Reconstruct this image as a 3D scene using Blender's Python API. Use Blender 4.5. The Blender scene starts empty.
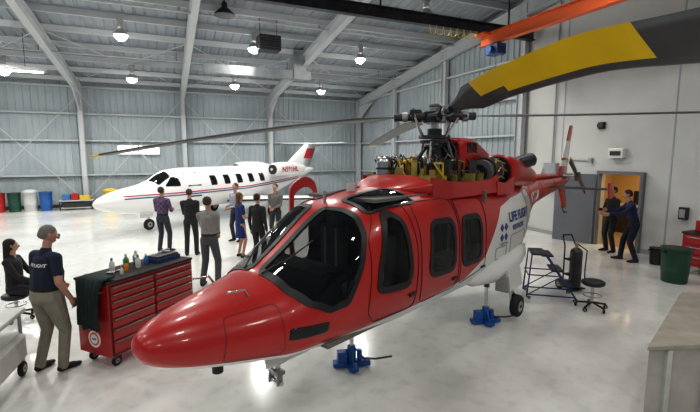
import bpy, bmesh, math, numpy as np, random
from mathutils import Vector, Matrix, Euler
from mathutils.bvhtree import BVHTree
random.seed(4)
rad=math.radians
sc=bpy.context.scene
try:
    sc.view_settings.view_transform='Standard'
    sc.view_settings.look='Medium High Contrast'
    sc.view_settings.exposure=-.02
except Exception as e: print(e)

# ---------------- materials ----------------
M={}
def mat(name,col,rough=.5,metal=0,emit=0,noise=0,nscale=5,coat=0,bump=0,bscale=20,alpha=None):
    if name in M: return M[name]
    m=bpy.data.materials.new(name); m.use_nodes=True
    nt=m.node_tree; b=nt.nodes['Principled BSDF']
    c=(col[0],col[1],col[2],1)
    b.inputs['Base Color'].default_value=c
    b.inputs['Roughness'].default_value=rough
    b.inputs['Metallic'].default_value=metal
    if coat: b.inputs['Coat Weight'].default_value=coat; b.inputs['Coat Roughness'].default_value=.05
    if alpha is not None: b.inputs['Alpha'].default_value=alpha
    if emit:
        b.inputs['Emission Color'].default_value=c; b.inputs['Emission Strength'].default_value=emit
    tc=nt.nodes.new('ShaderNodeTexCoord')
    if noise:
        n=nt.nodes.new('ShaderNodeTexNoise'); n.inputs['Scale'].default_value=nscale; n.inputs['Detail'].default_value=5
        nt.links.new(tc.outputs['Object'],n.inputs['Vector'])
        r=nt.nodes.new('ShaderNodeValToRGB')
        r.color_ramp.elements[0].position=.3; r.color_ramp.elements[1].position=.7
        r.color_ramp.elements[0].color=tuple(max(0,v*(1-noise)) for v in col)+(1,)
        r.color_ramp.elements[1].color=tuple(min(1,v*(1+noise*.5)) for v in col)+(1,)
        nt.links.new(n.outputs['Fac'],r.inputs['Fac']); nt.links.new(r.outputs['Color'],b.inputs['Base Color'])
    if bump:
        n=nt.nodes.new('ShaderNodeTexNoise'); n.inputs['Scale'].default_value=bscale
        nt.links.new(tc.outputs['Object'],n.inputs['Vector'])
        bp=nt.nodes.new('ShaderNodeBump'); bp.inputs['Strength'].default_value=bump; bp.inputs['Distance'].default_value=.02
        nt.links.new(n.outputs['Fac'],bp.inputs['Height']); nt.links.new(bp.outputs['Normal'],b.inputs['Normal'])
    M[name]=m; return m

RED=(.43,.011,.009)
mat('black',(.012,.012,.014),.45); mat('rubber',(.02,.02,.02),.8); mat('dark',(.035,.036,.04),.5,noise=.3)
mat('glass_dark',(.006,.007,.009),.04); mat('tinted_glass',(.01,.012,.014),.04,alpha=.5)
mat('white_paint',(.72,.72,.70),.25,coat=.5); mat('red_paint',RED,.34,coat=.3)
mat('grey_metal',(.38,.38,.38),.35,.8,noise=.2); mat('steel',(.55,.55,.56),.25,1); mat('dark_metal',(.07,.07,.078),.4,.7,noise=.3)
mat('yellow_green',(.36,.30,.07),.5,noise=.4,nscale=9); mat('blue_paint',(.012,.09,.33),.35); mat('yellow',(.78,.53,.015),.45,noise=.1,nscale=2)
mat('blade_grey',(.075,.08,.085),.45,noise=.25,nscale=3); mat('orange_paint',(.72,.13,.03),.45); mat('blue_dark',(.02,.05,.16),.4)
mat('cast_brown',(.16,.08,.04),.5,.4,noise=.4,nscale=15)
mat('brass',(.5,.33,.1),.35,.8)
mat('tire',(.015,.015,.016),.75); mat('seat_grey',(.10,.10,.11),.8,noise=.2); mat('cabin_trim',(.16,.15,.14),.7)

# ---------------- mesh builder ----------------
class MB:
    def __init__(s): s.v=[];s.f=[];s.m=[];s.sm=[];s.mats=[]
    def mi(s,name):
        if name not in s.mats: s.mats.append(name)
        return s.mats.index(name)
    def add(s,vs,fs,m,smooth=False):
        o=len(s.v); s.v+= [tuple(v) for v in vs]; k=s.mi(m)
        for f in fs: s.f.append(tuple(i+o for i in f)); s.m.append(k); s.sm.append(smooth)
    def box(s,c,d,m,rot=None,taper=1):
        vs=[]
        R=Euler(rot).to_matrix() if rot is not None else None
        for z in(-.5,.5):
            t=taper if z>0 else 1
            for x,y in((-.5,-.5),(.5,-.5),(.5,.5),(-.5,.5)):
                p=Vector((x*d[0]*t,y*d[1]*t,z*d[2]))
                if R: p=R@p
                vs.append(p+Vector(c))
        s.add(vs,[(0,3,2,1),(4,5,6,7),(0,1,5,4),(1,2,6,5),(2,3,7,6),(3,0,4,7)],m)
    def prism(s,poly,z0,z1,m):
        n=len(poly); vs=[(x,y,z0) for x,y in poly]+[(x,y,z1) for x,y in poly]
        s.add(vs,[tuple(range(n))[::-1],tuple(range(n,2*n))]+[(i,(i+1)%n,n+(i+1)%n,n+i) for i in range(n)],m)
    def rbox(s,c,d,r,m,rotz=0,seg=4):
        pts=[]
        for cx,cy,a0 in((1,1,0),(-1,1,90),(-1,-1,180),(1,-1,270)):
            for k in range(seg+1):
                a=rad(a0+90*k/seg); pts.append((cx*(d[0]/2-r)+r*math.cos(a),cy*(d[1]/2-r)+r*math.sin(a)))
        ch=min(r*.5,d[2]*.2); rings=[]
        for z,k in((-d[2]/2,1-2*ch/min(d[0],d[1])),(-d[2]/2+ch,1),(d[2]/2-ch,1),(d[2]/2,1-2*ch/min(d[0],d[1]))):
            rings.append([(c[0]+(x*k)*math.cos(rotz)-(y*k)*math.sin(rotz),c[1]+(x*k)*math.sin(rotz)+(y*k)*math.cos(rotz),c[2]+z) for x,y in pts])
        s.loft(rings,m,smooth=False)
    def loft(s,rings,m,caps=True,smooth=True,close=True):
        n=len(rings[0]); vs=[p for r in rings for p in r]; fs=[]
        for i in range(len(rings)-1):
            for j in range(n if close else n-1):
                k=(j+1)%n
                fs.append((i*n+j,i*n+k,(i+1)*n+k,(i+1)*n+j))
        s.add(vs,fs,m,smooth)
        if caps:
            s.add(rings[0],[tuple(range(n))[::-1]],m,False); s.add(rings[-1],[tuple(range(n))],m,False)
    def cyl(s,p0,p1,r0,m,r1=None,seg=16,caps=True):
        if r1 is None: r1=r0
        p0=Vector(p0);p1=Vector(p1);d=(p1-p0).normalized()
        a=d.orthogonal().normalized();b=d.cross(a)
        R=[]
        for p,r in((p0,r0),(p1,r1)):
            R.append([p+(a*math.cos(2*math.pi*k/seg)+b*math.sin(2*math.pi*k/seg))*r for k in range(seg)])
        s.loft(R,m,caps=caps)
    def tube(s,pts,r,m,seg=8):
        pts=[Vector(p) for p in pts]; R=[];pa=None
        for i,p in enumerate(pts):
            d=((pts[min(i+1,len(pts)-1)]-p).normalized()+(p-pts[max(i-1,0)]).normalized()).normalized()
            a=(pa-d*pa.dot(d)).normalized() if pa is not None else d.orthogonal().normalized()
            pa=a;b=d.cross(a)
            R.append([p+(a*math.cos(2*math.pi*k/seg)+b*math.sin(2*math.pi*k/seg))*r for k in range(seg)])
        s.loft(R,m)
    def ell(s,c,r,m,seg=16,rings=10,rot=None):
        if not hasattr(r,'__len__'): r=(r,r,r)
        R=[]
        for i in range(1,rings):
            th=math.pi*i/rings
            ring=[]
            for k in range(seg):
                p=Vector((r[0]*math.sin(th)*math.cos(2*math.pi*k/seg),r[1]*math.sin(th)*math.sin(2*math.pi*k/seg),-r[2]*math.cos(th)))
                if rot is not None: p=rot@p
                ring.append(p+Vector(c))
            R.append(ring)
        s.loft(R,m)
    def wheel(s,c,axis,R,w,m='tire',hub='grey_metal'):
        c=Vector(c);ax=Vector(axis).normalized();a=ax.orthogonal().normalized();b=ax.cross(a)
        prof=[(-w/2,R*.55),(-w/2,R*.85),(-w*.32,R*.97),(0,R),(w*.32,R*.97),(w/2,R*.85),(w/2,R*.55)]
        rings=[[c+ax*t+(a*math.cos(2*math.pi*k/24)+b*math.sin(2*math.pi*k/24))*r for k in range(24)] for t,r in prof]
        s.loft(rings,m); s.cyl(c-ax*(w*.52),c+ax*(w*.52),R*.5,hub,seg=20); s.cyl(c-ax*(w*.62),c+ax*(w*.62),R*.15,'dark_metal',seg=10)
    def obj(s,name,loc=(0,0,0),rz=0,bevel=0,parent=None):
        me=bpy.data.meshes.new(name); me.from_pydata(s.v,[],s.f)
        for n in s.mats: me.materials.append(M[n])
        me.polygons.foreach_set('material_index',s.m); me.polygons.foreach_set('use_smooth',s.sm)
        me.validate(); me.update()
        bm=bmesh.new(); bm.from_mesh(me); bmesh.ops.recalc_face_normals(bm,faces=bm.faces); bm.to_mesh(me); bm.free()
        o=bpy.data.objects.new(name,me); sc.collection.objects.link(o)
        o.location=loc; o.rotation_euler=(0,0,rz)
        if parent: o.parent=parent
        if bevel:
            b=o.modifiers.new('bev','BEVEL'); b.width=bevel; b.segments=2; b.limit_method='ANGLE'; b.angle_limit=rad(50)
        return o

def textgeo(t,size,bold=0.0):
    cu=bpy.data.curves.new('t','FONT'); cu.body=t; cu.size=size; cu.offset=bold
    o=bpy.data.objects.new('t',cu); sc.collection.objects.link(o)
    me=bpy.data.meshes.new_from_object(o.evaluated_get(bpy.context.evaluated_depsgraph_get()))
    bm=bmesh.new(); bm.from_mesh(me); bmesh.ops.triangulate(bm,faces=bm.faces)
    vs=[v.co.copy() for v in bm.verts]; fs=[tuple(v.index for v in f.verts) for f in bm.faces]
    bm.free(); bpy.data.objects.remove(o); bpy.data.curves.remove(cu)
    return vs,fs

def pchip(xs,ys):
    xs=np.array(xs,float);ys=np.array(ys,float);h=np.diff(xs);d=np.diff(ys)/h;m=np.zeros(len(xs))
    for i in range(1,len(xs)-1):
        if d[i-1]*d[i]>0:
            w1=2*h[i]+h[i-1];w2=h[i]+2*h[i-1]; m[i]=(w1+w2)/(w1/d[i-1]+w2/d[i])
    m[0]=d[0];m[-1]=d[-1]
    def f(x):
        i=min(max(int(np.searchsorted(xs,x))-1,0),len(h)-1); t=(x-xs[i])/h[i]
        t=min(max(t,0),1)
        return ((2*t**3-3*t**2+1)*ys[i]+(t**3-2*t**2+t)*h[i]*m[i]+(-2*t**3+3*t**2)*ys[i+1]+(t**3-t**2)*h[i]*m[i+1])
    return f
class Body:
    def __init__(s,st):
        st=sorted(st); xs=[r[0] for r in st]; s.f=[pchip(xs,[r[k] for r in st]) for k in range(1,7)]; s.x0=xs[0]; s.x1=xs[-1]; s.c={}
    def par(s,x):
        k=round(x,5)
        if k not in s.c: s.c[k]=[f(x) for f in s.f]
        return s.c[k]
    def pt(s,x,th,off=0):
        zt,zb,w,nt,nb,q=s.par(x); zm=zb+q*(zt-zb)
        c,sn=math.cos(th),math.sin(th); n=nt if sn>=0 else nb
        y=w*math.copysign(abs(c)**(2/n),c); z=zm+((zt-zm) if sn>=0 else (zm-zb))*math.copysign(abs(sn)**(2/n),sn)
        p=Vector((x,y,z))
        if off:
            e=.01
            a=s.pt(min(x+e,s.x1),th)-s.pt(max(x-e,s.x0),th); b=s.pt(x,th+e)-s.pt(x,th-e)
            nrm=a.cross(b)
            if nrm.length>1e-9:
                nrm.normalize()
                if nrm.dot(p-Vector((x,0,zm)))<0: nrm=-nrm
                p=p+nrm*off
        return p
    def th(s,x,z):
        zt,zb,w,nt,nb,q=s.par(x); zm=zb+q*(zt-zb)
        if z>=zm: return math.asin(min(1,((z-zm)/(zt-zm))**(nt/2)))
        return -math.asin(min(1,((zm-z)/(zm-zb))**(nb/2)))
    def side(s,x,z,off=0,sgn=1):
        t=s.th(x,z); p=s.pt(x,t,off)
        return Vector((p.x,sgn*p.y,p.z))
    def mesh(s,mb,m,nx=120,na=48,xs=None,holes=None):
        xs=xs if xs is not None else [s.x0+(s.x1-s.x0)*i/nx for i in range(nx+1)]
        if not holes:
            mb.loft([[s.pt(x,2*math.pi*k/na) for k in range(na)] for x in xs],m); return
        vs=[];fs=[]
        for x in xs: vs+=[s.pt(x,2*math.pi*k/na) for k in range(na)]
        for i in range(len(xs)-1):
            xc=(xs[i]+xs[i+1])/2
            for j in range(na):
                a=2*math.pi*(j+.5)/na; th=math.atan2(math.sin(a),abs(math.cos(a))); cut=False
                if -.2<xc<3.6:
                    z=None
                    for mode,poly,bb in holes:
                        if xc<bb[0] or xc>bb[1]: continue
                        if mode=='xz':
                            if z is None: z=s.pt(xc,th).z
                            q=z
                        else: q=th
                        if q<bb[2] or q>bb[3]: continue
                        ins=False; n=len(poly)
                        for k in range(n):
                            x1,y1=poly[k];x2,y2=poly[(k+1)%n]
                            if (y1>q)!=(y2>q) and xc<(x2-x1)*(q-y1)/(y2-y1)+x1: ins=not ins
                        if ins: cut=True;break
                if not cut:
                    k=(j+1)%na; fs.append((i*na+j,i*na+k,(i+1)*na+k,(i+1)*na+j))
        fs.append(tuple(range(na))[::-1]); fs.append(tuple((len(xs)-1)*na+k for k in range(na)))
        mb.add(vs,fs,m,True)
def chaikin(p,n=3,q=.25):
    for _ in range(n):
        r=[]
        for i in range(len(p)):
            a=p[i];b=p[(i+1)%len(p)]
            r.append(tuple(a[k]*(1-q)+b[k]*q for k in range(len(a)))); r.append(tuple(a[k]*q+b[k]*(1-q) for k in range(len(a))))
        p=r
    return p
def densify(p,k):
    r=[]
    for i in range(len(p)):
        a=p[i];b=p[(i+1)%len(p)]
        for j in range(k): r.append(tuple(a[q]+(b[q]-a[q])*j/k for q in range(2)))
    return r
def outl(outline,rnd=2,dens=3): return chaikin(densify(outline,dens),rnd)
def growp(o,g):
    n=len(o); area=sum(o[i][0]*o[(i+1)%n][1]-o[(i+1)%n][0]*o[i][1] for i in range(n)); sg=1 if area>0 else -1; r=[]
    for i in range(n):
        a=o[i-1];b=o[(i+1)%n];dx,dy=b[0]-a[0],b[1]-a[1];L=math.hypot(dx,dy) or 1
        r.append((o[i][0]+sg*dy/L*g,o[i][1]-sg*dx/L*g))
    return r
def onb(body,p,off,sgn,mode):
    if mode=='xz': return body.side(p[0],p[1],off,sgn)
    q=body.pt(p[0],p[1],off); return Vector((q.x,sgn*q.y,q.z))
def patch(mb,body,outline,m,off=.006,sgn=1,mode='xz',rnd=2,dens=3,edge=True):
    o=outl(outline,rnd,dens)
    cx=sum(p[0] for p in o)/len(o); cy=sum(p[1] for p in o)/len(o)
    rings=[]
    for k in (1.0,.97,.85,.65,.45,.25,.08,.01):
        rings.append([onb(body,(cx+(x-cx)*k,cy+(z-cy)*k),0 if (k==1.0 and edge) else off,sgn,mode) for x,z in o])
    mb.loft(rings,m,caps=False)
def frame(mb,body,outline,m,g0,g1,off=.010,sgn=1,mode='xz',rnd=2,dens=3):
    o=outl(outline,rnd,dens); a=growp(o,g0);b=growp(o,g1)
    R=[[onb(body,p,0,sgn,mode) for p in a],[onb(body,p,off,sgn,mode) for p in a],[onb(body,p,off,sgn,mode) for p in b],[onb(body,p,-.02,sgn,mode) for p in b]]
    mb.loft(R,m,caps=False,smooth=False)
def seam(mb,body,pts,m='black',w=.008,off=.004,sgn=1,closed=True,rnd=2):
    o=chaikin(densify(pts,4),rnd) if closed else pts
    P=[]
    for x,z in (densify(o,2) if closed else o): P.append(body.side(x,z,off,sgn))
    if closed: P.append(P[0])
    mb.tube(P,w/2,m,seg=4)

# ================= ROOM =================
ROT=rad(23.8); AW=11.6; BW=24.7; H0=6.2; SL=.13
def roofz(b): return H0+SL*(BW-b)
mat('wall_metal',(.34,.385,.41),.5,noise=.15,nscale=.6)
mat('wall_white',(.56,.565,.55),.6,noise=.12,nscale=.7)
mat('roof_panel',(.26,.29,.32),.6,noise=.2,nscale=.5)
mat('beam_paint',(.45,.47,.48),.5)
def floor_mat():
    m=bpy.data.materials.new('floor_epoxy'); m.use_nodes=True; nt=m.node_tree; b=nt.nodes['Principled BSDF']
    tc=nt.nodes.new('ShaderNodeTexCoord')
    n1=nt.nodes.new('ShaderNodeTexNoise'); n1.inputs['Scale'].default_value=.5; n1.inputs['Detail'].default_value=8; n1.inputs['Roughness'].default_value=.6
    n2=nt.nodes.new('ShaderNodeTexNoise'); n2.inputs['Scale'].default_value=6; n2.inputs['Detail'].default_value=6
    nt.links.new(tc.outputs['Object'],n1.inputs['Vector']); nt.links.new(tc.outputs['Object'],n2.inputs['Vector'])
    r=nt.nodes.new('ShaderNodeValToRGB'); e=r.color_ramp.elements
    e[0].position=.3;e[0].color=(.64,.64,.61,1);e[1].position=.65;e[1].color=(.80,.80,.78,1)
    nt.links.new(n1.outputs['Fac'],r.inputs['Fac'])
    r2=nt.nodes.new('ShaderNodeValToRGB'); e=r2.color_ramp.elements
    e[0].position=.25;e[0].color=(.86,.86,.84,1);e[1].position=.5;e[1].color=(1,1,1,1)
    nt.links.new(n2.outputs['Fac'],r2.inputs['Fac'])
    mx=nt.nodes.new('ShaderNodeMixRGB'); mx.blend_type='MULTIPLY'; mx.inputs[0].default_value=1
    nt.links.new(r.outputs[0],mx.inputs[1]); nt.links.new(r2.outputs[0],mx.inputs[2])
    nt.links.new(mx.outputs[0],b.inputs['Base Color'])
    rr=nt.nodes.new('ShaderNodeMapRange'); rr.inputs['To Min'].default_value=.08; rr.inputs['To Max'].default_value=.26
    nt.links.new(n1.outputs['Fac'],rr.inputs['Value']); nt.links.new(rr.outputs[0],b.inputs['Roughness'])
    b.inputs['Coat Weight'].default_value=.3; b.inputs['Coat Roughness'].default_value=.08
    M['floor_epoxy']=m
floor_mat()
mb=MB(); mb.box((-7.2,7.4,-.1),(37.9,35,.2),'floor_epoxy')
mb.obj('floor',rz=ROT)
def corr(p0,p1,ztop0,ztop1,nrm,step=.30,d=.035,m='wall_metal'):
    p0=Vector(p0);p1=Vector(p1);L=(p1-p0).length;u=(p1-p0)/L;n=Vector(nrm)
    prof=[];t=0
    while t<L-.01:
        for dt,o in((0,0),(.20,0),(.225,1),(.275,1)):
            if t+dt<L: prof.append((t+dt,o*d))
        t+=step
    prof.append((L,0))
    mb=MB(); vs=[];fs=[]
    for t,o in prof:
        q=p0+u*t+n*o; zt=ztop0+(ztop1-ztop0)*t/L
        vs+=[(q.x,q.y,0),(q.x,q.y,zt)]
    for i in range(len(prof)-1): fs.append((2*i,2*i+2,2*i+3,2*i+1))
    mb.add(vs,fs,m)
    return mb
w=corr((-26,BW),(AW,BW),H0,H0,(0,-1))
w.box(((-26+AW)/2,BW+.15,H0/2),(26+AW,.1,H0),'wall_metal')
w.obj('wall_back',rz=ROT)
mat('window_light',(1,.98,.92),.5,emit=1.6)
mb=MB(); mb.box((-1.15,BW-.10,2.85),(1.9,.05,.42),'window_light')
for z in(2.62,3.08): mb.box((-1.15,BW-.11,z),(2.02,.08,.05),'beam_paint')
for a in(-2.13,-1.15,-.17): mb.box((a,BW-.11,2.85),(.05,.08,.5),'beam_paint')
mb.obj('window_1',rz=ROT)
w=corr((AW,BW),(AW,11.2),roofz(BW),roofz(11.2),(-1,0))
D0,D1,DH=7.05,8.2,2.08
def slab(b0,b1,z0,z1f):
    vs=[(AW,b0,z0),(AW,b1,z0),(AW,b1,z1f(b1)),(AW,b0,z1f(b0)),(AW+.15,b0,z0),(AW+.15,b1,z0),(AW+.15,b1,z1f(b1)),(AW+.15,b0,z1f(b0))]
    w.add(vs,[(0,1,2,3),(4,7,6,5),(0,4,5,1),(1,5,6,2),(2,6,7,3),(3,7,4,0)],'wall_white')
slab(D1,11.2,0,roofz); slab(-10,D0,0,roofz); slab(D0,D1,DH,roofz)
for b in(9.6,6.4,4.2,1.8): w.box((AW-.005,b,4.2),(.012,.03,8.4),'wall_metal')
w.obj('wall_right',rz=ROT)
mb=MB(); vs=[];fs=[];a=-26.
prof=[]
while a<AW+.2:
    prof+=[(a,0),(a+.22,0),(a+.25,.04),(a+.30,.04)]; a+=.33
for a,o in prof: vs+=[(a,BW+.2,roofz(BW+.2)+o),(a,0,roofz(0)+o),(a,-10,roofz(0)-1.3+o)]
for i in range(len(prof)-1):
    fs+=[(3*i,3*i+1,3*i+4,3*i+3),(3*i+1,3*i+2,3*i+5,3*i+4)]
mb.add(vs,fs,'roof_panel'); mb.obj('ceiling',rz=ROT)
def ibeam(mb,p0,p1,h,wd,m,t=.025):
    p0=Vector(p0);p1=Vector(p1);d=(p1-p0).normalized()
    side=d.cross(Vector((0,0,1)))
    if side.length<.1: side=Vector((1,0,0))
    side.normalize(); up=side.cross(d).normalized()
    def bar(cu,hs,ws):
        vs=[]
        for p in(p0,p1):
            for a,b in((-1,-1),(1,-1),(1,1),(-1,1)): vs.append(p+up*(cu+b*hs/2)+side*(a*ws/2))
        mb.add(vs,[(0,1,2,3),(7,6,5,4),(0,4,5,1),(1,5,6,2),(2,6,7,3),(3,7,4,0)],m)
    bar(0,h-2*t,t); bar(h/2-t/2,t,wd); bar(-h/2+t/2,t,wd)
mb=MB()
cols=[-22.3,-17.6,-13,-8.3,-3.6,1.07,5.73,AW-.25]
for a in cols:
    ibeam(mb,(a,BW-.35,H0-.45),(a,0,roofz(0)-.55),.45,.22,'beam_paint')
    ibeam(mb,(a,BW-.28,0),(a,BW-.28,H0-.2),.34,.2,'beam_paint')
    mb.add([(a-.02,BW-.3,H0-.6),(a-.02,BW-2.2,H0-.55),(a-.02,BW-.3,H0-1.6),(a+.02,BW-.3,H0-.6),(a+.02,BW-2.2,H0-.55),(a+.02,BW-.3,H0-1.6)],[(0,1,2),(3,5,4),(0,3,4,1),(1,4,5,2),(2,5,3,0)],'beam_paint')
b=BW-.8
while b>1:
    mb.box(((-26+AW)/2,b,roofz(b)-.14),(26+AW,.07,.2),'beam_paint'); b-=1.5
for z in(1.6,3.3,4.6,5.9):
    mb.box(((-26+AW)/2,BW-.13,z),(26+AW,.14,.07),'beam_paint')
    mb.box((AW-.13,(BW+11.2)/2,z),(.14,BW-11.2,.07),'beam_paint')
for b in(20,15.6,11.2):
    ibeam(mb,(AW-.2,b,0),(AW-.2,b,roofz(b)-.1),.3,.18,'beam_paint')
for i in range(2,len(cols)-1):
    a0,a1=cols[i],cols[i+1]
    mb.cyl((a0,BW-.4,.3),(a1,BW-.4,H0-.7),.022,'beam_paint',seg=6); mb.cyl((a1,BW-.42,.3),(a0,BW-.42,H0-.7),.022,'beam_paint',seg=6)
for i in range(3,len(cols)-1):
    a0,a1=cols[i],cols[i+1]
    mb.cyl((a0,BW-1,roofz(BW-1)-.3),(a1,BW-7,roofz(BW-7)-.3),.018,'beam_paint',seg=6); mb.cyl((a1,BW-1,roofz(BW-1)-.3),(a0,BW-7,roofz(BW-7)-.3),.018,'beam_paint',seg=6)
mb.obj('trim_steel_frame',rz=ROT)
mb=MB(); mb.box(((-26+AW)/2,BW-.06,.08),(26+AW,.06,.16),'dark'); mb.obj('baseboard_back',rz=ROT)
mat('base_grey',(.3,.3,.31),.6)
mb=MB(); mb.box((AW-.02,(D0-10)/2,.06),(.03,10+D0,.12),'base_grey'); mb.box((AW-.02,(D1+11.2)/2,.06),(.03,11.2-D1,.12),'base_grey'); mb.obj('baseboard_right',rz=ROT)
mat('tan_wall',(.62,.45,.22),.7); mat('tan_floor',(.3,.22,.13),.6); mat('door_grey',(.16,.17,.19),.5)
mb=MB(); a0=AW+.15
mb.box((a0+1.5,4.9,1.3),(3,.1,2.6),'tan_wall'); mb.box((a0+1.5,10.1,1.3),(3,.1,2.6),'tan_wall'); mb.box((a0+3.05,7.5,1.3),(.1,5.3,2.6),'tan_wall')
mb.box((a0+1.5,7.5,2.65),(3.2,5.3,.1),'tan_wall'); mb.box((a0+1.5,7.5,-.06),(3.2,5.3,.1),'tan_floor')
mb.obj('wall_side_room',rz=ROT)
mb=MB(); mb.box((a0+2.6,8.7,.44),(.6,1.6,.88),'dark'); mb.box((a0+2.6,8.7,.92),(.65,1.7,.05),'wall_white'); mb.box((a0+2.75,8.8,1.2),(.08,.5,.4),'black');mb.box((a0+2.75,8.8,.98),(.2,.2,.06),'black');mb.obj('office_counter',rz=ROT)
mb=MB()
for b in(D0-.04,D1+.04): mb.box((AW-.07,b,DH/2),(.12,.08,DH),'door_grey')
mb.box((AW-.07,(D0+D1)/2,DH+.04),(.12,D1-D0+.16,.08),'door_grey')
hx,hy=AW-.14,D1+.06
mb.box((hx-.25,hy+.5,DH/2),(.05,1.08,DH-.04),'door_grey',rot=(0,0,rad(25)))
mb.cyl((hx-.55,hy+.88,1.0),(hx-.62,hy+.85,1.0),.025,'steel',seg=10)
mb.obj('door_1',rz=ROT)
mb=MB(); mb.box((AW-.09,7.75,2.66),(.16,.42,.26),'white_paint'); mb.box((AW-.18,7.75,2.66),(.02,.3,.12),'dark'); mb.obj('exit_light_box',rz=ROT,bevel=.01)
mat('panel_grey',(.33,.35,.37),.45,.3)
mb=MB(); mb.box((AW-.09,9.9,1.9),(.15,.5,.9),'panel_grey'); mb.cyl((AW-.06,9.9,2.3),(AW-.06,9.9,roofz(9.9)-.2),.025,'panel_grey',seg=8); mb.box((AW-.17,9.9,1.9),(.02,.44,.84),'panel_grey'); mb.obj('electrical_panel',rz=ROT,bevel=.006)
mb=MB(); mb.cyl((AW-.02,8.3,3.45),(AW-.12,8.3,3.45),.09,'dark',seg=20); mb.box((AW-.03,8.3,3.45),(.04,.2,.2),'dark_metal'); mb.obj('alarm_bell',rz=ROT)
mb=MB(); mb.tube([(AW-.04,8.6,2.45),(AW-.04,9.5,2.45)],.02,'panel_grey'); mb.box((AW-.06,8.55,2.45),(.08,.1,.14),'panel_grey'); mb.obj('conduit_pipe',rz=ROT)
mb=MB(); mb.box((AW-.06,6.0,1.2),(.1,.18,.3),'dark'); mb.box((AW-.12,6.0,1.2),(.02,.12,.2),'panel_grey'); mb.obj('wall_outlet_box',rz=ROT)
mat('lamp_glow',(1,.98,.93),.5,emit=90)
mat('lamp_housing',(.42,.42,.42),.35,.6)
def bp(a,b): return (a*math.cos(ROT)-b*math.sin(ROT), a*math.sin(ROT)+b*math.cos(ROT))
L=[]
for a in(-10,-5.6,-1.1,3.3,7.7):
    for b,z in((21.2,6.0),(16.4,6.65),(11.6,7.0),(6.4,7.4),(.8,7.5),(-5,7.3)): L.append((a,b,z))
for a,b,z in L:
    vis=(b>9)
    if vis:
        mb=MB(); mb.cyl((0,0,.32),(0,0,.12),.09,'lamp_housing',seg=16)
        prof=[(.12,.1),(.05,.15),(-.04,.2),(-.1,.215)]
        mb.loft([[(r*math.cos(2*math.pi*k/24),r*math.sin(2*math.pi*k/24),z1) for k in range(24)] for z1,r in prof],'lamp_housing',caps=False)
        mb.ell((0,0,-.1),(.19,.19,.17),'lamp_glow'); rz_=roofz(max(b,0))-.03
        mb.cyl((0,0,.3),(0,0,rz_-z),.012,'lamp_housing',seg=6); mb.box((0,0,.4),(.2,.14,.16),'lamp_housing')
    x,y=bp(a,b)
    if vis: mb.obj('high_bay_lamp',(x,y,z),ROT)
    l=bpy.data.lights.new('hb','SPOT'); l.energy=300 if vis else 205; l.spot_size=rad(158); l.spot_blend=.6; l.shadow_soft_size=.22; l.color=(1,.98,.93)
    o=bpy.data.objects.new('high_bay_light',l); sc.collection.objects.link(o); o.location=(x,y,z-.38)
l=bpy.data.lights.new('rm','AREA'); l.energy=55; l.size=1.5; l.color=(1,.72,.4)
o=bpy.data.objects.new('side_room_light',l); sc.collection.objects.link(o); x,y=bp(AW+1.6,7.6); o.location=(x,y,2.55)
# crane
mb=MB(); ibeam(mb,(-6,10.9,6.55),(AW-.1,10.9,6.55),.32,.2,'dark_metal')
for a in(-3.6,1.07,5.73,10.4): mb.cyl((a,10.9,6.7),(a,10.9,roofz(10.9)-.1),.03,'dark_metal',seg=8)
ibeam(mb,(9.5,11.1,6.2),(9.5,-4,6.2),.36,.2,'orange_paint')
mb.box((9.5,10.9,6.35),(.6,.5,.06),'orange_paint')
mb.box((9.5,10.45,5.82),(.35,.5,.3),'blue_dark'); mb.box((9.5,10.45,5.99),(.1,.3,.06),'dark_metal'); mb.cyl((9.2,10.45,5.8),(9.8,10.45,5.8),.12,'blue_paint'); mb.cyl((9.5,10.45,5.7),(9.5,10.45,5.4),.012,'steel',seg=6)
mb.tube([(9.5,10.45,5.42),(9.54,10.45,5.36),(9.5,10.45,5.3),(9.45,10.45,5.34)],.015,'steel')
for k in range(8): mb.tube([(9.3-.25*k,10.8,6.4),(9.25-.25*k,10.8,6.15),(9.1-.25*k,10.8,6.15),(9.05-.25*k,10.8,6.4)],.012,'yellow',seg=5)
mb.obj('overhead_crane',rz=ROT)
mat('galv',(.36,.38,.39),.35,.75,noise=.2,nscale=4)
mb=MB(); mb.box((3.8,18.0,6.0),(4.4,.35,.35),'galv')
for a in(2,2.8,3.6,4.4,5.2): mb.box((a,18,6.0),(.04,.39,.39),'galv')
mb.box((5.5,18.0,6.4),(.55,.55,1.2),'galv'); mb.obj('air_duct',rz=ROT)
mb=MB(); mb.box((3.6,15.3,6.5),(.75,.6,.5),'black')
for k in range(5): mb.box((3.6,14.98,6.33+.08*k),(.68,.05,.03),'dark_metal',rot=(rad(30),0,0))
for s_ in(-.3,.3): mb.cyl((3.6+s_,15.3,6.75),(3.6+s_,15.3,roofz(15.3)-.03),.012,'dark_metal',seg=6)
mb.obj('unit_heater',rz=ROT,bevel=.01)
mb=MB(); mb.loft([[(2.0+r*math.cos(k*math.pi/8),14.4+r*math.sin(k*math.pi/8),z) for k in range(16)] for z,r in((7.4,.08),(7.25,.1),(7.05,.32),(7.0,.34))],'black'); mb.box((2.0,14.4,7.45),(.05,.05,.2),'black'); mb.obj('ceiling_fan_shroud',rz=ROT)
mb=MB()
for b,z,r in((12.9,7.2,.035),(14.9,7.1,.03),(19.2,6.4,.025)): mb.cyl((-20,b,z),(AW-.3,b,z),r,'dark_metal' if b<13 else 'beam_paint',seg=8)
for b,z in((12.9,7.2),(14.9,7.1),(19.2,6.4)):
    for a in np.arange(-18,11,4.67): mb.cyl((a,b,z),(a,b,roofz(b)-.15),.012,'dark_metal',seg=5)
mb.obj('sprinkler_pipes',rz=ROT)
mb=MB()
mb.box((-5.3,18.6,5.6),(3.2,.3,.12),'lamp_housing')
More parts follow.
